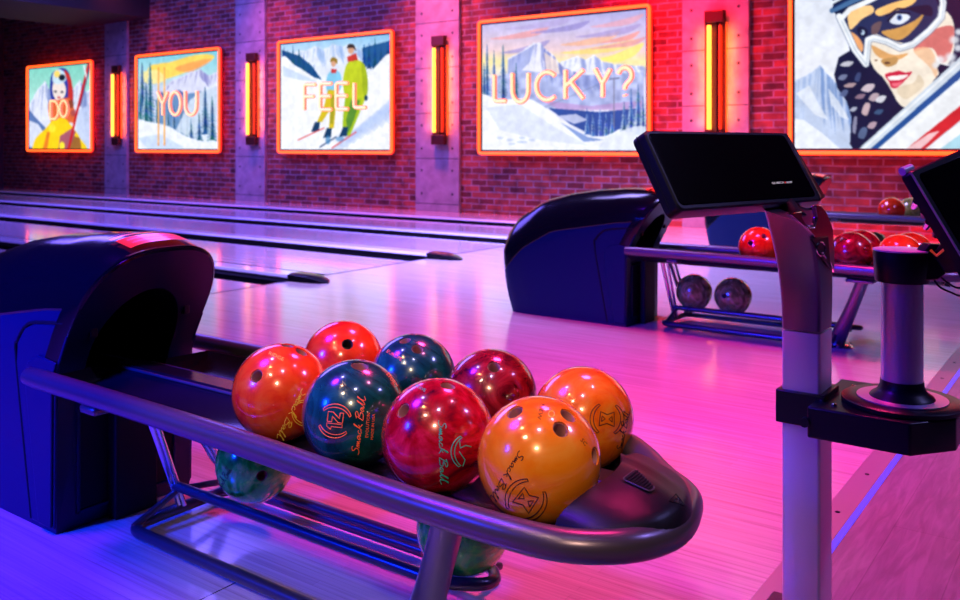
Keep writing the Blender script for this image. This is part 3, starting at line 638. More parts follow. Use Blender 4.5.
for i, ((ua, ub), art, word, (gw, gh), slab, plab) in enumerate(PICS):
    xa = at_Y(ua, 150, PY).x; xb = at_Y(ub, 150, PY).x if ub else xa+3.1
    z0, z1 = (zb, zt) if i < 4 else (zb+.03, zt+.03)
    fr = empty('wall_picture', (((xa+xb)/2), WY, z0), plab, 'wall picture', 'lit pictures along the brick wall')
    obj('casing', MB().box((xa+.03, PY+.005, z0+.03), (xb-.03, PY+.07, z1-.03)), M['casing'], fr, smooth=0)
    for x in (xa+.35, xb-.35):
        for z in (z0+.35, z1-.35): obj('mounting_stud', MB().tube([(x, PY+.06, z), (x, WY, z)], .02, 10), M['casing'], fr)
    r = .032; c4 = [(xa+r, z0+r), (xb-r, z0+r), (xb-r, z1-r), (xa+r, z1-r)]
    def loop(rr, yy, inset=0, corner=.05):
        pts = [(xa+r+inset, z0+r+inset), (xb-r-inset, z0+r+inset), (xb-r-inset, z1-r-inset), (xa+r+inset, z1-r-inset)]
        path = []
        for k in range(4):
            p = Vector((pts[k][0], yy, pts[k][1])); a = Vector((pts[k-1][0], yy, pts[k-1][1])); b = Vector((pts[(k+1) % 4][0], yy, pts[(k+1) % 4][1]))
            p0 = p+(a-p).normalized()*corner; p1 = p+(b-p).normalized()*corner
            for q in range(5): t = q/4; path.append(p0*(1-t)**2+p*2*t*(1-t)+p1*t*t)
        return MB().tube(path, rr, 10, closed=True)
    obj('neon_frame', loop(.023, PY-.025), M['neon'], fr)
    obj('frame_channel', loop(.031, PY+.008), M['neon_edge'], fr)
    obj('back_light', loop(.016, PY+.10, .17), M['halo'], fr)
    cv = Canvas((xa+.085, xb-.085, z0+.085, z1-.085, PY+.004-.006), gw, gh, 11+i)
    art(cv); cv.mesh('art_print', fr, M['art'])
    bz = MB()
    for (lo, hi) in (((xa+.055, z0+.055), (xb-.055, z0+.085)), ((xa+.055, z1-.085), (xb-.055, z1-.055)), ((xa+.055, z0+.085), (xa+.085, z1-.085)), ((xb-.085, z0+.085), (xb-.055, z1-.085))):
        bz.box((lo[0], PY-.012, lo[1]), (hi[0], PY+.006, hi[1]))
    obj('inner_border', bz, M['casing'], fr, smooth=0)
    if word:
        LY = PY-.05
        c0 = at_Y(word[0][1], word[0][4], LY); c1 = at_Y(word[-1][3], word[-1][4], LY)
        sg = empty('neon_sign', ((c0.x+c1.x)/2, LY, min(c0.z, c1.z)), slab, 'neon sign', 'neon words on the wall pictures')
        for (ch, u0, v0, u1, v1) in word:
            L = MB()
            for st in letter_strokes(ch):
                pts = [at_Y(u0+(u1-u0)*a, v0+(v1-v0)*b, LY) for a, b in st]
                pts = arc_corner(pts, .05, 4) if len(pts) > 2 else pts
                L.mi = 0; L.tube(pts, .026, 8)
                L.mi = 1; L.tube([p+Vector((0, .018, 0)) for p in pts], .037, 8)  # wider dim tube behind, standing in for the halo of the glow
                for q in (pts[0], pts[-1]): L.tube([q+Vector((0, .01, 0)), q+Vector((0, .045, 0))], .008, 6)
            obj('letter', L, [M['letter'], M['letterhalo']], sg)

# ------------------------------------------------------------------ sconces on the pillars
SC = [(116, 68, 140, 'orange tube sconce on the concrete pillar between the DO and YOU pictures'), (251.5, 56, 144, 'orange tube sconce on the pillar between the YOU and FEEL pictures'),
      (438.5, 39, 145, 'orange tube sconce on the pillar between the FEEL and LUCKY? pictures'), (714.5, 12, 150, 'largest orange tube sconce, behind the touchscreen monitor')]
sc0 = None
for k, (u, vt, vb, lab) in enumerate(SC):
    yw = WY-.06; p = at_Y(u, 100, yw-.08); zt_, zb_ = 2.88, 1.12
    if sc0 is None:
        s0 = empty('wall_sconce', (p.x, yw, zb_), lab, 'wall sconce', 'orange tube sconces on the pillars'); x = p.x; hw = .145
        obj('back_plate', MB().box((x-hw, yw-.06, zb_), (x+hw, yw-.045, zt_)), M['bronze'], s0, smooth=0)
        obj('spacer', MB().box((x-.05, yw-.045, zb_+.1), (x+.05, yw, zt_-.1)), M['bronze'], s0, smooth=0)
        obj('center_fin', MB().box((x+.028, yw-.10, zb_+.02), (x+.036, yw-.06, zt_-.02)), M['bronze'], s0, smooth=0)
        for zz in (zb_, zt_-.16): obj('end_cap', MB().box((x-hw*.9, yw-.12, zz+(.0)), (x+hw*.9, yw-.06, zz+.16)), M['bronze'], s0, bevel=.01)
        tag(obj('lamp_tube', MB().tube([(x-.055, yw-.13, zb_+.2), (x-.055, yw-.13, zt_-.2)], [.028, .028], 14), M['tubeb'], s0), 'bright yellow tube')
        tag(obj('lamp_tube', MB().tube([(x+.085, yw-.095, zb_+.2), (x+.085, yw-.095, zt_-.2)], [.022, .022], 14), M['tubed'], s0), 'dimmer orange tube')
        for sx in (-1, 1): obj('back_light', MB().box((x+sx*(hw-.008)-.007, yw-.044, zb_+.16), (x+sx*(hw-.008)+.007, yw-.026, zt_-.16)), M['sconceglow'], s0, smooth=0)  # glow strips added behind the plate to light the pillar
        sc0 = s0
        for sx in (-1, 1):
            pl_ = bpy.data.lights.new('sconce_glow', 'AREA'); pl_.color = (1, .12, .012); pl_.energy = 9; pl_.shape = 'RECTANGLE'; pl_.size = .03; pl_.size_y = 1.3  # extra strip lights added to spread the sconce glow on the pillar
            po = bpy.data.objects.new('sconce_glow', pl_); COL.objects.link(po); po.parent = s0; po.location = (sx*.185, -.11, 2.0-zb_); po.rotation_euler = (math.pi/2, 0, 0)
    else:
        c = copy_tree(sc0); c.location = (p.x, yw, zb_); c['label'] = lab

# ================================================================== BALL RETURN
HC = AX  # hood axis
br = empty('ball_return', (-1.9, AX, 0), 'near ball return with navy hood and metal rack, loaded with eight bowling balls', 'ball return', 'ball returns')
def interp(x, xs, ys): return float(np.interp(x, xs, ys))
HWD = .222
def Xf(z): return -2.45+.215*max(0, min(1, (z-.44)/.36))**1.15
def Xb(z): return -3.43+.13*max(0, 1-z/.40)
def hh(p): return interp(p, [0, .035, .10, .26, .42, .58, .77, .9, .97, 1], [.44, .545, .63, .735, .785, .815, .832, .828, .812, .80])
def ww(p): return HWD*interp(p, [0, .06, .2, 1], [.86, .94, 1, 1])
NS, NJ = 26, 40
def profile(p, n=None, grow=0, half=None, top=None, zb_=None):
    n = n or interp(p, [0, .45, .8, 1], [1.9, 2.1, 2.6, 2.75])
    w_ = (half if half else ww(p))+grow; h_ = (top if top else hh(p))+grow; base = zb_ if zb_ is not None else max(.05, h_-interp(p, [0, .5, 1], [.36, .30, .24]))
    pts = []
    for q in range(7): pts.append((-w_, base*q/7.))
    for q in range(NJ+1):
        t = math.pi-math.pi*q/NJ; cx, sx = math.cos(t), math.sin(t)
        pts.append((w_*math.copysign(abs(cx)**(2/n), cx), base+(h_-base)*abs(sx)**(2/n)))
    for q in range(7): pts.append((w_, base*(6-q)/7.))
    return pts
hood = MB(); rows = []
for i in range(NS+1):
    p = (i/NS)**1.25 if i < NS else 1
    rows.append([(Xb(z)*(1-p)+Xf(z)*p, HC+y, z) for y, z in profile(p)])
hood.grid(rows)
n = len(rows[0]); hood.add(rows[0], [tuple(range(n))])
# front ring, lower front face, tunnel
outer = rows[-1]
def inner(x_off, sc=1, z0=.405, wi=.140, top=.680):
    pts = []
    for q in range(7): pts.append((-wi, z0+(.50-z0)*q/7.))
    for q in range(NJ+1):
        t = math.pi-math.pi*q/NJ; pts.append((wi*math.cos(t), .50+(top-.50)*math.sin(t)))
    for q in range(7): pts.append((wi, z0+(.50-z0)*(6-q)/7.))
    return [(Xf(z)+x_off, HC+y, z) for y, z in pts]
i0 = inner(0)
hood.mi = 2; hood.add(outer+i0, [(j, j+1, n+j+1, n+j) for j in range(n-1)]+[(0, n, 2*n-1, n-1)])
hood.mi = 1
i1 = inner(-.02); hood.add(i0+i1, [(j, j+1, n+j+1, n+j) for j in range(n-1)]+[(0, n, 2*n-1, n-1)])
i2 = [(x-.42, y, z) for x, y, z in i1]; hood.add(i1+i2, [(j, j+1, n+j+1, n+j) for j in range(n-1)]+[(0, n, 2*n-1, n-1)]); hood.add(i2, [tuple(range(n))])
ho = obj('hood', hood, [M['hood'], M['hoodin'], M['ringm']], br, smooth=32)
for mod in (ho,):
    bm = bmesh.new(); bm.from_mesh(ho.data); bmesh.ops.remove_doubles(bm, verts=bm.verts, dist=.0006); bmesh.ops.recalc_face_normals(bm, faces=bm.faces); bm.to_mesh(ho.data); bm.free()
    ho.data.shade_smooth(); ho.data.set_sharp_from_angle(angle=math.radians(38))
    b = ho.modifiers.new('bevel', 'BEVEL'); b.width = .010; b.segments = 3; b.limit_method = 'ANGLE'; b.angle_limit = math.radians(40)
# raised lip band following the front arch
lip = MB(); pl = [(x, HC+(y-HC)*1.012, z*1.004) for x, y, z in outer if z > .47]
pl2 = [(x-.075, y, z+.002) for x, y, z in pl]
ncx = [q for q in range(n)]
lip.grid([pl, [(x-.004, HC+(y-HC)*1.02, z+.006) for x, y, z in pl], [(x-.07, HC+(y-HC)*1.02, z+.007) for x, y, z in pl], [(x-.078, HC+(y-HC)*1.0, z-.002) for x, y, z in pl]])
obj('front_lip', lip, M['cover'], ho)
cov = MB(); crow = []
def crease(x): return interp(x, [-3.40, -3.32, -3.15, -2.92, -2.42, -2.2], [.28, .33, .44, .55, .63, .65])
for r_ in rows:
    zc = crease(r_[len(r_)//2][0]); half = len(r_)//2; out_ = []
    up = [p for p in r_ if p[2] >= zc]
    if len(up) < 5: continue
    def cut(seq):
        for a, b in zip(seq[:-1], seq[1:]):
            if a[2] < zc <= b[2]:
                t = (zc-a[2])/(b[2]-a[2]); return tuple(a[k]+(b[k]-a[k])*t for k in range(3))
        return up[0]
    a0 = cut(r_[:half+1]); b0 = cut(list(reversed(r_))[:half+1]); full = [a0]+up+[b0]
    L = [0]
    for p, q_ in zip(full[:-1], full[1:]): L.append(L[-1]+math.dist(p, q_))
    res = []
    for k in range(41):
        d_ = L[-1]*k/40; x_, y_, z_ = [float(np.interp(d_, L, [p[c] for p in full])) for c in range(3)]
        res.append((x_, HC+(y_-HC)*1.018, z_+.0045*min(1, (z_-.3)/.2)))
    crow.append(res)
cov.grid(crow)
inn = [[(x_, HC+(y_-HC)*.98, z_-.008) for x_, y_, z_ in r_] for r_ in crow]
cov.grid([[r_[0] for r_ in crow], [r_[0] for r_ in inn]]); cov.grid([[r_[-1] for r_ in crow], [r_[-1] for r_ in inn]]); cov.grid([crow[0], inn[0]]); cov.grid([crow[-1], inn[-1]])
obj('top_cover', cov, M['cover'], ho, smooth=45)
# side panels: outer step and inner raised plate
for s in (-1, 1):
    sp = MB(); yy = HC+s*HWD
    poly = [(-2.452, .015), (-2.447, .45), (-2.385, .565), (-2.40, .60), (-2.56, .585), (-2.615, .565), (-2.655, .52), (-2.662, .46), (-2.575, .015)]; seam = [(x-.004, yy+s*.002, z+.003) for x, z in poly[3:]]
    sp.prism([(x, yy-s*.004, z) for x, z in poly], (0, s*.010, 0))
    so = obj('side_panel', sp, M['hood'], ho, bevel=.004, bseg=3); obj('panel_seam', MB().tube(smooth_path(seam, 4), .0055, 8), M['hoodin'], ho)
    sp = MB(); poly = [(-2.457, .02), (-2.452, .44), (-2.43, .49), (-2.53, .500), (-2.585, .475), (-2.60, .42), (-2.525, .02)]
    sp.prism([(x, yy+s*.006, z) for x, z in poly], (0, s*.008, 0)); obj('raised_plate', sp, M['hood'], so, bevel=.004, bseg=3)
# lower front panel, sensor clips
fp = MB().box((-2.452, HC-.155, .05), (-2.444, HC+.155, .36)); fpo = obj('front_panel', fp, M['hoodin'], ho, bevel=.003)
fb = MB()
for lo, hi in (((-.165, .04), (-.155, .37)), ((.155, .04), (.165, .37)), ((-.165, .04), (.165, .05)), ((-.165, .36), (.165, .37))):
    fb.box((-2.453, HC+lo[0], lo[1]), (-2.440, HC+hi[0], hi[1]))
obj('panel_surround', fb, M['hood'], fpo, bevel=.002)
for y, z in ((-.150, .575), (.148, .60)):
    obj('sensor_clip', MB().box((Xf(z)-.03, HC+y-.011, z-.022), (Xf(z)+.004, HC+y+.011, z+.022)), M['black'], ho, bevel=.004)
# red notice on top of the hood with lines of writing
pa, pb, pc, pd = [at_d(u, v, .83) for u, v in ((124, 251), (163, 245.5), (186, 252), (135, 259))]
def hood_top(x, y):
    # height of the hood surface over (x,y), found from its own profile
    p = max(0, min(1, (x-Xb(.8))/(Xf(.8)-Xb(.8)))); w_, h_ = ww(p), hh(p); base = h_-.24; f = min(.999, abs(y-HC)/w_)
    return base+(h_-base)*(1-f**2.7)**(1/2.7)
def patch(quad, nu=14, nv=5, lift=.013):
    R = []
    for i in range(nu+1):
        r = []
        for j in range(nv+1):
            a, b = i/nu, j/nv; p = quad[0]*(1-a)*(1-b)+quad[1]*a*(1-b)+quad[2]*a*b+quad[3]*(1-a)*b; r.append((p.x, p.y, hood_top(p.x, p.y)+lift))
        R.append(r)
    return R
ax0 = Vector((-2.345, HC-.105, 0)); ay = Vector((-.005, .20, 0)); axx = Vector((.075, .0, 0))
mbl = MB(); mbl.grid(patch([ax0, ax0+ay, ax0+ay+axx, ax0+axx]))
lab_ = obj('notice_label', mbl, M['red_label'], ho)
mbl = MB(); mbl.grid(patch([ax0+Vector((-.035, 0, 0)), ax0+Vector((-.035, 0, 0))+ay, ax0+Vector((-.016, 0, 0))+ay, ax0+Vector((-.016, 0, 0))])); obj('label_stripe', mbl, M['red_label'], lab_)
def text_mesh(txt, size=1, shear=0):
    c = bpy.data.curves.new('t', 'FONT'); c.body = txt; c.size = size; c.shear = shear; c.resolution_u = 2
    o = bpy.data.objects.new('t', c); COL.objects.link(o); dg = bpy.context.evaluated_depsgraph_get()
    me = bpy.data.meshes.new_from_object(o.evaluated_get(dg)); vs = [v.co.copy() for v in me.vertices]; fs = [tuple(p.vertices) for p in me.polygons]
    bpy.data.objects.remove(o); bpy.data.curves.remove(c); bpy.data.meshes.remove(me); return vs, fs
vs, fs = text_mesh('ADVERTENCIA  WARNING')
wd = max(v.x for v in vs); mt = MB()
def onhood(o, sx, sy_, base):
    out = []
    for v in o:
        p = base+ay*(v.x/wd)*sx+Vector((-1, 0, 0))*v.y*sy_; out.append((p.x, p.y, hood_top(p.x, p.y)+.0146))
    return out
mt.add(onhood(vs, .82, .014, ax0+Vector((.030, .02, 0))), fs); mt.add(onhood(vs, .82, .014, ax0+Vector((.056, .02, 0))), fs)
mt.add(onhood(vs, .7, .012, ax0+Vector((-.040, .0, 0))), fs)
obj('label_writing', mt, M['label_ink'], lab_, smooth=0)

# --- rack
nr = [(-2.405, 1.247, .477), (-2.0, 1.241, .477), (-1.5, 1.228, .476), (-1.1, 1.206, .474), (-.9, 1.201, .473), (-.78, 1.206, .472), (-.705, 1.224, .471), (-.642, 1.270, .470), (-.614, 1.33, .465), (-.606, 1.40, .460), (-.622, 1.48, .455), (-.655, 1.56, .452), (-.735, 1.635, .449), (-.83, 1.735, .446), (-.92, 1.80, .444), (-1.04, 1.845, .444), (-1.2, 1.868, .444), (-1.6, 1.875, .444), (-2.0, 1.877, .444), (-2.58, 1.879, .444)]
path = smooth_path(nr, 6)
rr = [.0262]*len(path); rr[0] = .0235; rr[-1] = .0235
obj('rack_rail', MB().tube(path, rr, 24), M['rail'], br)
tb = MB(); N = 60
def tray_z(y):
    c1, c2 = 1.398, 1.722; pts = [(1.262, .458), (1.278, .460), (1.290, .448), (1.33, .424), (c1, .412), (1.465, .424), (1.505, .444), (1.52, .460), (1.60, .452), (1.613, .430), (1.66, .394), (c2, .380), (1.785, .396), (1.822, .425), (1.832, .437), (1.846, .437)]
    return interp(y, [p[0] for p in pts], [p[1] for p in pts])
ys = [1.262, 1.278, 1.290, 1.31, 1.33, 1.36, 1.398, 1.43, 1.465, 1.505, 1.52, 1.56, 1.60, 1.613, 1.64, 1.66, 1.69, 1.722, 1.755, 1.785, 1.822, 1.832, 1.846]
def shrink(x, y):
    # keep the tray inside the rounded front of the rail
    lim_far = interp(x, [-1.2, -1.04, -.92, -.83, -.735, -.655], [1.846, 1.82, 1.775, 1.708, 1.608, 1.53]); lim_near = interp(x, [-.78, -.69, -.64], [1.245, 1.262, 1.31])
    return min(max(y, lim_near), lim_far)
xs = [-2.72, -2.5, -2.425, -2.41, -2.2, -1.9, -1.6, -1.4, -1.2, -1.1, -1.0, -.95, -.9, -.85, -.8, -.76, -.73]
def tr_y(x, y):  # narrows into the hood mouth
    if x < -2.415: return HC+(y-HC)*.46
    return y
top = [[(x, shrink(x, tr_y(x, y)), tray_z(y)+0) for y in ys] for x in xs]
top = [[(p[0], p[1], p[2]) for p in r] for r in top]
bot = [[(p[0], p[1], p[2]-.012) for p in r] for r in top]
tb.grid(top); tb.grid(bot); k = len(ys)
tb.grid([[r[0] for r in top], [r[0] for r in bot]]); tb.grid([[r[-1] for r in top], [r[-1] for r in bot]]); tb.grid([top[0], bot[0]]); tb.grid([top[-1], bot[-1]])
tro = obj('ball_tray', tb, M['tray'], br, smooth=50)
for y0, z0 in ((1.3, .4455), (1.510, .453), (1.608, .447)):
    obj('tray_rib', MB().tube([(-2.38, y0, z0), (-.98, y0, z0)], .0045, 8), M['rail'], tro)
bk = MB()
for x in (-2.11,):
    a = interp(x, [-2.39, -.9], [1.247, 1.218]); bk = MB().box((x-.035, a-.004, .425), (x+.035, 1.30, .448)); obj('rail_bracket', bk, M['rail'], br, bevel=.008)
    pb_ = MB().prism([(x-.255, 1.82, .405), (x-.145, 1.82, .405), (x-.17, 1.875, .420), (x-.23, 1.875, .420)], (0, 0, .012)); obj('rail_bracket', pb_, M['rail'], br, bevel=.004)
# nose cover
NR = 17; NT = 25
backc = smooth_path([(-.765, 1.262, 0), (-.742, 1.32, 0), (-.728, 1.40, 0), (-.742, 1.47, 0), (-.775, 1.53, 0), (-.80, 1.60, 0), (-.815, 1.70, 0)], 4)
frontc = smooth_path([(-.690, 1.250, 0), (-.630, 1.285, 0), (-.592, 1.335, 0), (-.587, 1.41, 0), (-.610, 1.485, 0), (-.668, 1.585, 0), (-.77, 1.685, 0)], 4)
nose = MB(); rows = []
def nose_pt(s, t):
    a = backc[min(24, int(round(t*24)))]; b = frontc[min(24, int(round(t*24)))]
    p = a.lerp(b, s); side = max(0, 1-abs(2*t-1)**2.6); front = 1-s**2.4
    z = .452+.076*(side**.55)*(.62+.38*front)*(1-.50*max(0, min(1, (t-.45)/.5)))*(1 if s < .9 else 1-.5*((s-.9)/.1)**2)
    z += .010*math.exp(-((t-.62)/.05)**2)*front*side
    return Vector((p.x, p.y, z))
for i in range(NR):
    s = i/(NR-1); rows.append([nose_pt(s, j/24) for j in range(NT)])
lastr = [Vector((p.x+.004, p.y, .462 if 4 < j < 18 else p.z-.01)) for j, p in enumerate(rows[-1])]
rows2 = [[Vector((p.x-.001, p.y, p.z-(.05 if 2 < j < 22 else .012))) for j, p in enumerate(rows[0])]]+rows+[lastr]
nose.grid(rows2)
no = obj('nose_cover', nose, M['nose'], br, smooth=50)
def nose_at(u, v, lift=.002):
    best = None; r = ray(u, v)
    for i in range(60):
        for j in range(NT):
            p = nose_pt(i/59, j/24); q = p-Vector((0, 0, CAMH)); d = q.x*-SY+q.y*CY
            uu = 480+FPX*(q.x*CY+q.y*SY)/d; vv = HZ-FPX*q.z/d; e = (uu-u)**2+(vv-v)**2-(p.z*30)
            if best is None or e < best[0]: best = (e, p)
    return best[1]+Vector((0, 0, lift))
def nose_patch(quad, nu, nv, lift):
    c = [nose_at(*q, 0) for q in quad]; R = []
    for i in range(nu+1):
        r = []
        for j in range(nv+1):
            a, b = i/nu, j/nv; r.append(c[0]*(1-a)*(1-b)+c[1]*a*(1-b)+c[2]*a*b+c[3]*(1-a)*b+Vector((0, 0, lift)))
        R.append(r)
    return R
G = nose_patch([(636, 472), (656, 489), (648, 496), (622, 482)], 9, 4, .004)
vt = MB(); loopc = [G[0][0], G[9][0], G[9][4], G[0][4]]; path = []
for kk in range(4):
    p, a, b = loopc[kk], loopc[kk-1], loopc[(kk+1) % 4]
    for q in range(4): t = q/3; path.append((p+(a-p).normalized()*.006)*(1-t)**2+p*2*t*(1-t)+(p+(b-p).normalized()*.006)*t*t)
vt.tube(path, .0013, 8, closed=True)
vo = obj('vent', MB().add([g[0] for g in G]+[g[4] for g in reversed(G)], [tuple(range(20))]), M['hoodin'], no, smooth=0)
obj('vent_surround', vt, M['rail'], vo)
for i in range(1, 9):
    obj('louvre', MB().tube([G[i][0]+Vector((0, 0, .001)), G[i][4]+Vector((0, 0, .001))], .0017, 6), M['nose'], vo)
tri = [nose_at(u, v, .003) for u, v in ((675, 497), (684, 507), (668, 504))]
cx = sum(tri, Vector())/3
tm = MB().tube(tri, .0011, 6, closed=True)
ring = [cx+(tri[0]-cx)*.32*math.cos(a)+(tri[2]-cx)*.32*math.sin(a) for a in [2*math.pi*q/12 for q in range(12)]]
tm.tube(ring, .0009, 6, closed=True); tm.tube([cx, cx+(tri[1]-cx)*.6], .0009, 6)
obj('maker_emblem', tm, M['tray'], no)
# --- lower rack, frame, legs
ft = .028
obj('floor_tube', MB().tube(arc_corner([(-1.30, 1.455, ft), (-2.27, 1.455, ft), (-2.27, 1.83, ft), (-1.50, 1.83, ft)], .07, 8), .0165, 16), M['tube'], br)
lower = arc_corner([(-2.25, 1.60, .105), (-1.25, 1.60, .105), (-1.17, 1.69, .09), (-1.25, 1.785, .075), (-2.25, 1.785, .075)], .09, 8)
obj('lower_rack_tube', MB().tube(lower, .0145, 16), M['tube'], br)
for x in (-2.24, -1.28):
    obj('cross_bar', MB().tube([(x, 1.455, ft+.01), (x, 1.60, .098), (x, 1.785, .068), (x, 1.86, ft+.01)], .010, 10), M['tube'], br)
for (a, b) in (((-2.29, 1.50, .412), (-2.26, 1.62, .045)), ((-2.29, 1.60, .412), (-2.26, 1.80, .045))):
    obj('strut', MB().tube([a, b], .0115, 12), M['chrome'], br)
    obj('strut', MB().tube([Vector(a)+Vector((.035, 0, 0)), Vector(b)+Vector((.02, 0, 0))], .008, 12), M['chrome'], br)
lg = MB(); rows = []
for q in range(11):
    t = q/10; x = -1.115-.155*t-.02*t*t; z = .405*(1-t)+.012; hx = .034+.016*t**2; hy = .030+.020*(1-t)**2
    yc = 1.47+.085*t
    rows.append([(x+hx*math.cos(a), yc+hy*math.sin(a), z) for a in [2*math.pi*j/20 for j in range(20)]])
lg.grid(rows, close=True); lg.add(rows[0], [tuple(range(20))]); lg.add(rows[-1], [tuple(range(20))])
lo_ = obj('front_leg', lg, M['steeld'], br)
obj('foot_plate', MB().lathe([(.085, 0), (.088, .006), (.075, .014), (.05, .022)], (-1.285, 1.555, .0), 32), M['chrome'], lo_)
obj('leg_bracket', MB().box((-1.19, 1.36, .385), (-1.05, 1.60, .402)), M['steeld'], lo_, bevel=.006)
obj('back_post', MB().box((-2.44, 1.50, .0), (-2.40, 1.64, .40)), M['hoodin'], br, bevel=.004)
labs = ['middle ball return with navy hood, standing behind the touchscreen post', 'farthest ball return, hood and rack half hidden behind the monitor by the brick wall']
for k in (1, 2):
    c = copy_tree(br); c.location = (-1.9, AX+PITCH*k, 0); c['label'] = labs[k-1]

# ================================================================== BOWLING BALLS
R = .1115
def ball_mesh(holes):
    bm = bmesh.new(); bmesh.ops.create_uvsphere(bm, u_segments=96, v_segments=48, radius=R)
    me = bpy.data.meshes.new('ball'); bm.to_mesh(me); bm.free()
    if not holes: me.shade_smooth(); return me
    o = bpy.data.objects.new('tmp', me); COL.objects.link(o); cuts = []
    for d, r in holes:
        b2 = bmesh.new(); bmesh.ops.create_cone(b2, cap_ends=True, segments=32, radius1=r, radius2=r, depth=.10)
        q = Vector(d).normalized().to_track_quat('Z', 'Y').to_matrix().to_4x4(); q.translation = Vector(d).normalized()*R
        b2.transform(q); m2 = bpy.data.meshes.new('cut'); b2.to_mesh(m2); b2.free()
        oc = bpy.data.objects.new('cut', m2); COL.objects.link(oc); cuts.append(oc)
        md = o.modifiers.new('b', 'BOOLEAN'); md.object = oc; md.operation = 'DIFFERENCE'; md.solver = 'EXACT'
    dg = bpy.context.evaluated_depsgraph_get(); me2 = bpy.data.meshes.new_from_object(o.evaluated_get(dg))
    for c in cuts: bpy.data.objects.remove(c)
    bpy.data.objects.remove(o)
    me2.shade_smooth(); me2.set_sharp_from_angle(angle=math.radians(30)); return me2
def hit(C, u, v, k=1.0):
    o = Vector((0, 0, CAMH)); r = ray(u, v).normalized(); oc = o-C; b = oc.dot(r); c = oc.dot(oc)-(R*k)**2; disc = b*b-c
    if disc < 0:
        p = o+r*(-b); return (p-C).normalized()*R*k
    return o+r*(-b-math.sqrt(disc))-C
def ball(name_mat, C, holes, label, group, grip='hole_pink'):
    C = Vector(C)
    hs = []
    for h in holes:
        hs.append((hit(C, h[0], h[1]) if len(h) == 3 else Vector(h[:3]), h[-1]))
    me = ball_mesh(hs); me.materials.clear(); me.materials.append(M[name_mat])
    for p in me.polygons: p.material_index = 0
    o = bpy.data.objects.new('bowling_ball', me); COL.objects.link(o); o.location = C; tag(o, label, 'bowling ball', group)
    for d, r in hs:
        d = Vector(d).normalized(); q = d.to_track_quat('Z', 'Y').to_matrix(); mb = MB(); rows = []
        top_ = math.sqrt(R*R-r*r)-.0035
        for (rr_, z) in ((r-.0001, top_), (r-.0022, top_+.0006), (r-.0030, top_-.003), (r-.0030, R-.047), (.0005, R-.0475)):
            rows.append([C+q @ Vector((rr_*math.cos(a), rr_*math.sin(a), z)) for a in [2*math.pi*j/28 for j in range(28)]])
        mb.grid(rows, close=True); obj('finger_hole', mb, M[grip], o, smooth=50)
    return o
SM = [[(.16,.88),(.08,1.0),(-.06,.88),(.0,.66),(.12,.5),(.12,.22),(.0,.05),(-.16,.12)],
      [(.2,.08),(.26,.45),(.3,.08),(.36,.45),(.4,.1),(.46,.45),(.5,.08),(.56,.14)],
      [(.78,.4),(.68,.46),(.6,.26),(.66,.06),(.78,.4),(.8,.08),(.88,.16)], [(1.06,.4),(.97,.45),(.9,.24),(.97,.05),(1.1,.16)],
      [(1.12,.05),(1.22,.6),(1.3,1.1),(1.24,1.0),(1.18,.3),(1.34,.5),(1.24,.3),(1.42,.02)],
      [(1.62,.0),(1.74,.95)], [(1.62,.86),(1.84,1.06),(1.98,.86),(1.74,.56),(1.98,.42),(1.94,.1),(1.66,.02)],
      [(2.26,.4),(2.14,.46),(2.06,.26),(2.12,.06),(2.24,.4),(2.26,.08),(2.36,.2)],
      [(2.36,.2),(2.5,.9),(2.52,1.05),(2.46,.9),(2.44,.06),(2.56,.2)], [(2.56,.2),(2.7,.9),(2.72,1.05),(2.66,.9),(2.66,.04),(2.86,.2)]]
def script(o, p0, p1, hgt, mat, wdt=.0008):
    """handwritten name running from pixel p0 to p1; letters rise to the left of the running direction by hgt pixels"""
    C = o.location; ex = Vector((p1[0]-p0[0], p1[1]-p0[1])); L = ex.length; ex /= L; ey = Vector((ex.y, -ex.x)); mb = MB()
    for st in SM:
        pts = smooth_path([(a, b, 0) for a, b in st], 4) if len(st) > 2 else [Vector((a, b, 0)) for a, b in st]
        w3 = []
        for q in pts:
            a = (q.x+.16)/3.02*L; b = q.y*hgt+q.y*0; pp = Vector(p0)+ex*(a+b*.25)+ey*b; w3.append(C+hit(C, pp.x, pp.y, 1.001))
        mb.tube(w3, wdt, 5)
    return obj('script_writing', mb, M[mat], o, smooth=60)
def outline(o, c, ang, sc_, polys, mat, wdt=.0009, nm_='emblem'):
    C = o.location; ca, sa = math.cos(ang), math.sin(ang); mb = MB()
    for closed, pl in polys:
        w3 = []
        P_ = [Vector((a, b, 0)) for a, b in pl]
        if closed: P_ = P_+[P_[0]]
        D = []
        for a, b in zip(P_[:-1], P_[1:]):
            k = max(1, int((b-a).length/.12)); D += [a.lerp(b, i/k) for i in range(k)]
        D.append(P_[-1])
        for q in D:
            x = q.x*sc_; y = -q.y*sc_; w3.append(C+hit(C, c[0]+x*ca-y*sa, c[1]+x*sa+y*ca, 1.001))
        mb.tube(w3, wdt, 5)
    return obj(nm_, mb, M[mat], o, smooth=60)
def arcs():
    A = lambda r, a0, a1, cx=0: [(cx+r*math.cos(math.radians(a)), r*math.sin(math.radians(a))) for a in np.linspace(a0, a1, 14)]
    out = []
    for s in (0, 180):
        outer_ = [(x, y) for x, y in A(1.0, s-58, s+58)]; sgn = 1 if s == 0 else -1
        inner_ = [(.80*math.cos(math.radians(a))*1.0+(-.12*sgn if False else 0), .92*math.sin(math.radians(a))) for a in np.linspace(s+58, s-58, 14)]
        out.append((True, outer_+inner_))
    return out
HOUR = [(True, [(-.58,-.55),(-.52,.55),(.0,.34),(.52,.55),(.58,-.55),(.0,-.34)]), (True, [(-.42,-.22),(-.38,.22),(-.14,.0)]), (True, [(.42,-.22),(.38,.22),(.14,.0)])]
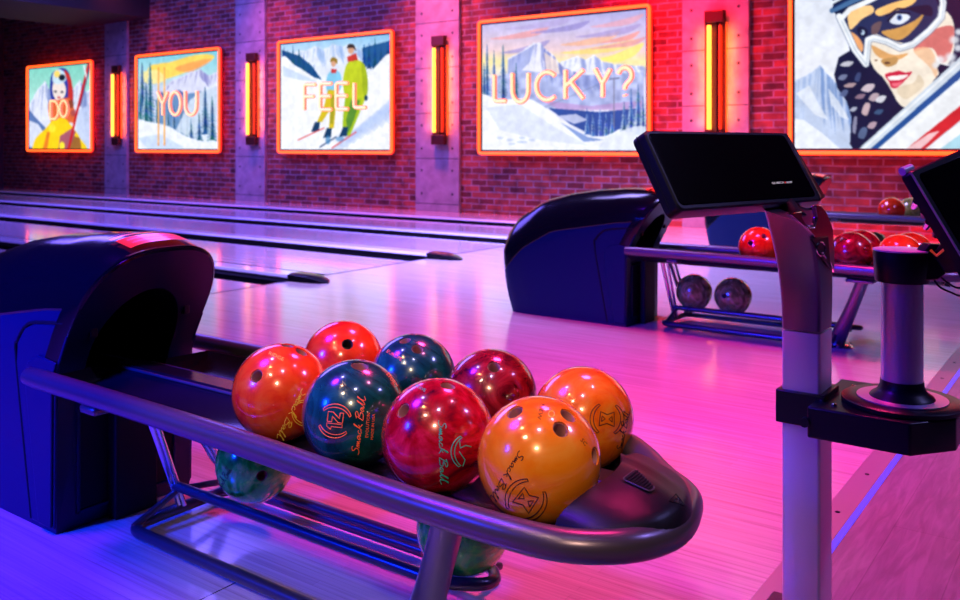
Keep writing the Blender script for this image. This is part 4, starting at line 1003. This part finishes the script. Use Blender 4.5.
TWELVE = [(True, [(-.62,.25),(-.42,.55),(-.20,.55),(-.20,-.55),(-.42,-.55),(-.42,.22)]), (True, [(-.08,.55),(.62,.55),(.62,.20),(.20,-.30),(.62,-.30),(.62,-.55),(-.10,-.55),(-.10,-.25),(.32,.22),(-.08,.22)])]
def small_text(o, txt, p0, p1, hgt, mat, nm_='print', k=1.002):
    C = o.location; vs, fs = text_mesh(txt); wd = max(v.x for v in vs); ex = Vector((p1[0]-p0[0], p1[1]-p0[1])); L = ex.length; ex /= L; ey = Vector((ex.y, -ex.x)); out = []
    for v in vs:
        pp = Vector(p0)+ex*(v.x/wd*L)+ey*v.y*hgt; out.append(C+hit(C, pp.x, pp.y, k))
    return obj(nm_, MB().add(out, fs), M[mat], o, smooth=0)
HR = .0155
g1 = 'bowling balls on the near rack'
def bc(u, v, d): return at_Z(u, v, d*FPX/(v-HZ))
FD, BD = .572, .603
A = ball('ball_orange', bc(281, 392, FD), [(256, 376, HR), (302, 351.5, HR), (288, 345, HR)], 'orange ball at the left end of the front row, with gold script', g1)
script(A, (302, 388), (276, 437), 8, 'ink_gold'); small_text(A, 'RIDGE', (268, 354), (283, 361), 5, 'ink_gold'); outline(A, (305, 413), -1.1, 13, arcs(), 'ink_gold')
B = ball('ball_orange2', bc(343, 361, BD), [(347.5, 344, HR), (333, 352, .002)][:1], 'red-orange ball at the left end of the back row, one dark hole showing', g1, 'hole_dark')
Cc = ball('ball_teal', bc(354.5, 412.5, FD), [(360, 365, .0195), (401, 391, HR)], 'dark teal ball in the front row with an orange number 12 emblem', g1)
outline(Cc, (335, 421), -math.pi/2-.1+.35, 17, [(c_, [(x, y) for x, y in p_]) for c_, p_ in arcs()], 'ink_orange')
outline(Cc, (335, 421), -math.pi/2+.12, 14, TWELVE, 'ink_orange', nm_='number')
script(Cc, (359, 455), (366, 397), 8, 'ink_orange'); small_text(Cc, 'EVOLUTION', (368, 438), (370, 413), 4.2, 'ink_orange'); small_text(Cc, 'MADE IN USA', (373, 440), (375, 414), 3.6, 'ink_orange')
small_text(Cc, 'STORM', (386, 374), (396, 387), 4.5, 'ink_orange')
D = ball('ball_teal', bc(413, 377, BD), [(405, 340, HR), (417.5, 348.5, HR)], 'dark teal ball in the back row with a pink-lined finger hole', g1)
small_text(D, 'EUROPE', (386, 352), (401, 361), 5, 'ink_orange')
E = ball('ball_red', bc(438, 436, FD), [(402.5, 410, HR), (448, 385, HR), (437, 377.5, HR)], 'crimson and magenta ball in the front row with green script', g1)
script(E, (438, 420), (440, 484), 8, 'ink_teal'); outline(E, (469, 452), .05, 18, arcs()[1:]+[(False, [(-.55,.6),(-.5,.2),(-.2,.35),(.1,.3)]), (False, [(-.55,.0),(-.2,-.45),(-.3,-.8)])], 'ink_teal'); small_text(E, 'VERVE', (414, 386), (425, 392), 4.5, 'ink_teal')
F = ball('ball_maroon', bc(491, 396, BD), [(494, 366.5, HR)], 'dark maroon ball in the back row behind the two front balls', g1)
Gb = ball('ball_yellow', bc(539, 459.5, .566), [(514.5, 411.5, HR), (568.5, 415, HR), (561, 429, HR*.95), (596, 456, HR)], 'amber ball at the right end of the front row, the largest and nearest', g1)
script(Gb, (519, 450), (489, 498), 8, 'ink_dark'); outline(Gb, (526, 500), .62, 21, arcs(), 'ink_dark'); outline(Gb, (526, 500), .62, 17, HOUR, 'ink_dark'); small_text(Gb, 'NEW', (541, 403), (537, 419), 6, 'ink_dark')
small_text(Gb, 'SC', (580, 440), (585, 446), 5, 'ink_dark'); outline(Gb, (551.5, 414), 0, 3, [(True, [(math.cos(a), math.sin(a)) for a in np.linspace(0, 5.8, 12)])], 'ink_gold', nm_='ring_mark')
I = ball('ball_yellow2', bc(583, 418, BD), [(548, 379, HR)], 'amber ball at the right end of the back row, behind the nearest ball', g1)
outline(I, (607, 419), .05, 17, arcs(), 'ink_dark'); outline(I, (607, 419), .05, 13, HOUR, 'ink_dark'); script(I, (622, 452), (630, 412), 6, 'ink_dark')
g2 = 'bowling balls on the lower tubes of the near rack'
J = ball('ball_green', (-2.02, 1.70, .194), [(262, 476, HR)], 'green marbled ball on the lower tubes below the orange ball', g2)
script(J, (220, 492), (232, 470), 7, 'ink_dark')
K = ball('ball_green', (-1.275, 1.70, .194), [(-1, .4, .3, HR)], 'green ball on the lower tubes behind the front leg', g2)
for pth in (J, K): pass
# balls of the middle and the far rack
def simple(mat, C, label, group, holes=()): return ball(mat, C, list(holes), label, group)
g3 = 'bowling balls on the middle rack'; y1 = 1.40+PITCH; y2 = 1.725+PITCH
def onrow(u, yrow, z): r = ray(u, HZ); p = r*(yrow/r.y); return (p.x, p.y, z)
simple('ball_orange2', onrow(759, y1, .535), 'orange ball on the middle rack, left of the touchscreen post', g3, [(750, 243, HR), (764, 236, HR)])
simple('ball_maroon', onrow(851, y1, .535), 'dark maroon ball on the middle rack, right of the touchscreen post', g3)
simple('ball_red', onrow(861, y2, .52), 'crimson ball behind the maroon ball on the middle rack', g3)
simple('ball_orange', onrow(900, y1, .535), 'front orange-red ball on the middle rack, behind the tablet stand column', g3)
simple('ball_orange2', onrow(911, y2, .52), 'rear orange-red ball on the middle rack, behind the tablet stand', g3)
g4 = 'bowling balls on the lower tubes of the middle rack'
simple('ball_olive', onrow(694, 1.70+PITCH, .194), 'left one of the two olive balls under the middle rack', g4)
simple('ball_olive', onrow(733, 1.70+PITCH, .194), 'right one of the two olive balls under the middle rack, with a finger hole', g4, [(724, 296, HR)])
g5 = 'bowling balls on the far rack'; y1 += PITCH; y2 += PITCH
simple('ball_orange2', onrow(891.5, y1, .535), 'orange ball on the far rack against the brick wall, left of the tablet', g5)
simple('ball_olive', onrow(911, y2, .52), 'grey-green ball on the far rack, partly behind the tablet edge', g5)
simple('ball_red', onrow(953, y1, .535), 'red ball on the far rack at the right edge of the picture', g5)
simple('ball_olive', onrow(875, 1.70+2*PITCH, .194), 'olive ball under the far rack, seen between two balls of the middle rack', g5)

# ================================================================== TOUCHSCREEN CONSOLE
PX, PYc = -.577, 2.055; hx, hy = .042, .050
con = empty('touchscreen_console', (PX, PYc, 0), 'touchscreen monitor on a square metal post at the edge of the approach', 'touchscreen console')
def rrect(cx, cy, hx, hy, z, r=.008, n=4, tilt=(0, 0)):
    out = []
    for (sx, sy_, a0) in ((1, 1, 0), (-1, 1, 90), (-1, -1, 180), (1, -1, 270)):
        for q in range(n+1):
            a = math.radians(a0+90*q/n); x = sx*(hx-r)+r*math.cos(a); y = sy_*(hy-r)+r*math.sin(a); out.append((cx+x, cy+y, z+tilt[0]*x+tilt[1]*y))
    return out
zs_j = CAMH-(331-HZ)/FPX*1.97
pm = MB(); rws = [rrect(PX, PYc, hx, hy, z) for z in (0.01, zs_j-.002)]; pm.grid(rws, close=True); pm.add(rws[-1], [tuple(range(len(rws[0])))])
obj('post', pm, M['steel'], con)
obj('base_plate', MB().box((PX-.12, PYc-.14, 0), (PX+.12, PYc+.14, .012)), M['steeld'], con, bevel=.004)
# curved arm growing out of the post towards the monitor
a_top = at_Z(786, 212, 1.93)
am = MB(); rws = []
cl = smooth_path([(PX, PYc, zs_j+.002), (PX, PYc-.001, zs_j+.06), (PX-.001, PYc-.008, zs_j+.12), (PX-.003, PYc-.028, zs_j+.185), (PX-.007, PYc-.062, zs_j+.262)], 5)
for i, p in enumerate(cl):
    t = i/(len(cl)-1); rws.append(rrect(p.x, p.y, hx*(1+.17*t), hy*(1+.40*t*t), p.z, .010, 4, (-.3*t*t, .1*t*t)))
am.grid(rws, close=True); am.add(rws[0], [tuple(range(len(rws[0])))]); am.add(rws[-1], [tuple(range(len(rws[0])))])
arm = obj('curved_arm', am, M['steeld'], con)
# polished side fork with the emblem shield
sx_ = PX+hx+.0015
def at_X(u, v, X): r = ray(u, v); return at_Z(u, v, X/r.x)
def face_poly(px, X0, X1): 
    P = [at_X(u, v, X0) for u, v in px]; return MB().prism(P, (X1-X0, 0, 0))
obj('polished_fork', face_poly([(785, 214), (797, 211), (797, 217), (803, 227), (810, 228), (813, 217), (811, 206), (817, 205), (823, 214), (828, 228), (830, 245), (830, 272), (827, 264), (818, 246), (803, 229)], sx_-.006, sx_+.004), M['chrome'], con, bevel=.0015)
sho = obj('emblem_shield', face_poly([(809, 239), (826, 236), (829, 270)], sx_+.003, sx_+.008), M['black'], con, bevel=.0015)
sc_ = at_X(821, 249, sx_+.009); e1 = at_X(826, 249, sx_+.009)-sc_; e2 = at_X(821, 242, sx_+.009)-sc_
q = MB().tube([sc_+e1*.8*math.cos(a)+e2*math.sin(a) for a in [2*math.pi*k/18 for k in range(18)]], .0016, 6, closed=True); q.tube([sc_+e1*.1-e2*.4, sc_+e1*1.0-e2*1.3], .0016, 6)
obj('letter_mark', q, M['chrome'], sho)
# monitor
Z1 = 1.80; TL = at_Z(645, 131.8, Z1)
Rv = Vector((CY, SY, 0)); Fv = Vector((-SY, CY, 0)); Uv = Vector((0, 0, 1))
ea = (Rv*.776+Fv*.631).normalized(); ed = (Rv*.3195-Uv*.862-Fv*.3936); ed = (ed-ea*ed.dot(ea)).normalized(); en = -(ea.cross(ed)).normalized()
if en.dot(-Fv) < 0: en = -en
LW, LH = .273*Z1, .0935*Z1
def mp(a, b, c): return TL+ea*a+ed*b+en*c
def rquad(a0, a1, b0, b1, c, r=.012, n=4):
    out = []
    for (ca, cb, s0) in ((a1-r, b1-r, 0), (a0+r, b1-r, 90), (a0+r, b0+r, 180), (a1-r, b0+r, 270)):
        for q in range(n+1): a = math.radians(s0+90*q/n); out.append(mp(ca+r*math.cos(a), cb+r*math.sin(a), c))
    return out
def slab(lay, m, name, parent, **k):
    mb = MB(); rw = [rquad(*l) for l in lay]; mb.grid(rw, close=True); mb.add(rw[0], [tuple(range(len(rw[0])))]); mb.add(rw[-1], [tuple(range(len(rw[0])))]); return obj(name, mb, m, parent, **k)
mon = slab([(.004, LW+.022, -.0, LH+.006, -.040, .014), (-.006, LW+.030, -.004, LH+.012, -.034, .016), (-.006, LW+.030, -.004, LH+.012, -.016, .016), (-.004, LW+.030, -.004, LH+.010, -.003, .016), (0, LW+.022, 0, LH+.006, .0, .014)], M['black'], 'monitor', con)
slab([(.004, LW+.004, .004, LH-.001, -.002, .012), (.004, LW+.004, .004, LH-.001, .0012, .012), (.006, LW+.002, .006, LH-.003, .0016, .012)], M['screen'], 'screen', mon)
wg = MB(); wg.add([mp(LW+.010, -.002, .001), mp(LW+.022, -.002, .001), mp(LW+.066, LH-.004, -.012), mp(LW+.012, LH+.010, .001), mp(LW+.012, -.002, -.036), mp(LW+.022, -.002, -.034), mp(LW+.066, LH-.004, -.034), mp(LW+.012, LH+.010, -.036)],
  [(0, 1, 2, 3), (4, 7, 6, 5), (0, 4, 5, 1), (1, 5, 6, 2), (2, 6, 7, 3), (3, 7, 4, 0)]); obj('side_flange', wg, M['black'], mon, bevel=.003)
obj('seam_line', MB().tube([mp(-.0065, .0, -.020), mp(-.0065, LH+.008, -.020)], .0009, 6), M['hoodin'], mon)
vs, fs = text_mesh('QUBICA'); w1 = max(v.x for v in vs); vs2, fs2 = text_mesh('AMF'); w2 = max(v.x for v in vs2)
la, lb = LW*.70, LH*.78; tw = LW*.165; hgt = .0066
m1 = MB().add([mp(la+v.x/w1*tw*.60, lb-v.y*hgt, .0024) for v in vs], fs); m1.add([mp(la+tw*.70+v.x/w2*tw*.30, lb-v.y*hgt, .0024) for v in vs2], fs2); obj('maker_name', m1, M['white_ink'], mon, smooth=0)
obj('maker_dot', MB().add([mp(la+tw*.65+.0022*math.cos(a), lb-.0022+.0022*math.sin(a), .0025) for a in [2*math.pi*k/12 for k in range(12)]], [tuple(range(12))]), M['red_ink'], mon, smooth=0)
mk = mp(LW*.82, LH*.72, -.045); obj('monitor_mount', MB().tube([cl[-1]+Vector((0, 0, -.02)), mk], [.028, .026], 16), M['black'], con)
# shelf arm with clamp
tzb, tzt = .482, .548
ty0, ty1 = 1.94, 2.22
tp = [(-.545, ty0), (-.345, ty0), (-.275, 2.03), (-.275, 2.15), (-.345, ty1), (-.545, ty1)]
shelf = obj('shelf', MB().prism([(x, y, tzb) for x, y in tp], (0, 0, tzt-tzb)), M['black'], con, bevel=.004, bseg=3)
obj('clamp', MB().box((PX-hx-.010, PYc-hy-.010, tzb+.005), (PX+hx+.012, PYc+hy+.010, tzt+.012)), M['black'], con, bevel=.003)
for (x, y) in ((-.50, 1.98), (-.50, 2.16), (-.53, 2.0)): obj('screw', MB().lathe([(.006, 0), (.006, .003), (.003, .005)], (x, y, tzt), 12), M['chrome'], shelf)
obj('bolt', MB().tube([(-.548, ty0+.005, .515), (-.548, ty0-.010, .515)], .010, 12), M['black'], con)

# ------------------------------------------------------------------ tablet on its column, standing on the shelf
TC = at_d(902, 402, .552); tx, ty = TC.x, TC.y
ts = empty('tablet_stand', (tx, ty, tzt), 'angled tablet on a round metal column standing on the black shelf', 'tablet stand')
obj('base_disc', MB().lathe([(.118, 0), (.121, .002), (.121, .010), (.116, .013), (.088, .0135), (.088, .0125), (.060, .0125)], (tx, ty, tzt), 64), M['black'], ts, smooth=30)
tag(obj('inner_plate', MB().lathe([(.090, 0), (.090, .003), (.05, .0035)], (tx, ty, tzt+.0125), 48), M['steel'], ts), 'pale metal plate inside the disc')
obj('column_foot', MB().lathe([(.066, .014), (.062, .020), (.050, .028), (.044, .040), (.043, .052)], (tx, ty, tzt), 48), M['black'], ts, smooth=60)
zc0, zc1 = tzt+.04, CAMH-(283-HZ)/FPX*1.887
obj('column', MB().lathe([(.0415, 0), (.0415, zc1-zc0)], (tx, ty, zc0), 48), M['steel'], ts)
zc2 = CAMH-(252-HZ)/FPX*1.887
co = obj('collar', MB().lathe([(.0530, 0), (.0540, .003), (.0580, zc2-zc1-.004), (.0565, zc2-zc1)], (tx, ty, zc1), 48), M['black'], ts, smooth=30)
tag(obj('top_ring', MB().lathe([(.0570, 0), (.0575, .003), (.050, .004)], (tx, ty, zc2), 48), M['pink_fade'], co), 'pale ring on top')
# bracket arm from the collar to the tablet
pA = Vector((tx, ty, (zc1+zc2)/2)); tcen = at_Z(968, 240, 1.86)
obj('bracket_arm', MB().prism([at_Z(u, v, 1.865) for u, v in ((915, 262), (918, 281), (938, 280), (962, 262), (966, 246), (930, 244))], Fv*.035), M['black'], co, bevel=.003)
# tablet slab
t0 = at_Z(908, 172, 1.84); dn = (Rv*.46-Uv*1.0-Fv*.30).normalized(); wd_ = (Rv*.90+Fv*.44+Uv*.10); wd_ = (wd_-dn*wd_.dot(dn)).normalized(); tn = dn.cross(wd_).normalized()
if tn.dot(Rv) < 0: tn = -tn
def tp_(a, b, c): return t0+wd_*a+dn*b+tn*c
def tslab(a0, a1, b0, b1, layers, r=.012):
    mb = MB(); rw = []
    for c, ins in layers:
        o_ = []
        for (ca, cb, s0) in ((a1-r, b1-r, 0), (a0+r, b1-r, 90), (a0+r, b0+r, 180), (a1-r, b0+r, 270)):
            for q in range(5): a = math.radians(s0+22.5*q); o_.append(tp_(ca+(r-ins)*math.cos(a), cb+(r-ins)*math.sin(a), c))
        rw.append(o_)
    mb.grid(rw, close=True); mb.add(rw[0], [tuple(range(20))]); mb.add(rw[-1], [tuple(range(20))]); return mb
tab = obj('tablet', tslab(-.005, .20, 0, .27, [(-.022, .006), (-.018, .0), (.004, .0), (.009, .004)]), M['black'], ts)
obj('screen', tslab(.010, .185, .012, .258, [(.0092, .001), (.0105, .002)]), M['screen'], tab)
obj('edge_trim', MB().tube([tp_(-.005, .004, .009), tp_(-.005, .262, .009)], .0022, 8), M['steel'], tab)
obj('top_button', MB().tube([tp_(.0, -.006, -.012), tp_(.03, -.006, -.012)], .009, 12), M['pink_fade'], tab)
for k, (a, b) in enumerate(((.004, .060), (.008, .085), (.004, .108), (.010, .130))):
    obj('knuckle', MB().tube([tp_(a, b, -.020), tp_(a+.012, b+.008, -.045+.006*(k % 2))], [.009, .006], 10), M['chrome'] if k % 2 == 0 else M['black'], tab)
obj('hinge_plate', MB().prism([tp_(.02, .150, -.022), tp_(.02, .225, -.022), tp_(.02, .215, -.065), tp_(.02, .170, -.07)], wd_*.05), M['black'], tab, bevel=.003)
obj('orange_catch', MB().tube([tp_(.010, .168, -.024), tp_(.010, .175, -.052), tp_(.010, .160, -.058)], .0028, 8), M['ink_orange'], tab)
cb = smooth_path([at_Z(934, 280, 1.87), at_Z(940, 287, 1.87), at_Z(950, 292, 1.87), at_Z(962, 296, 1.88), at_Z(974, 290, 1.9)], 5)
obj('cable', MB().tube(cb, .0022, 8), M['black'], ts)
cb = smooth_path([at_Z(940, 276, 1.88), at_Z(948, 283, 1.88), at_Z(960, 288, 1.88), at_Z(976, 280, 1.9)], 5)
obj('cable', MB().tube(cb, .0022, 8), M['black'], ts)
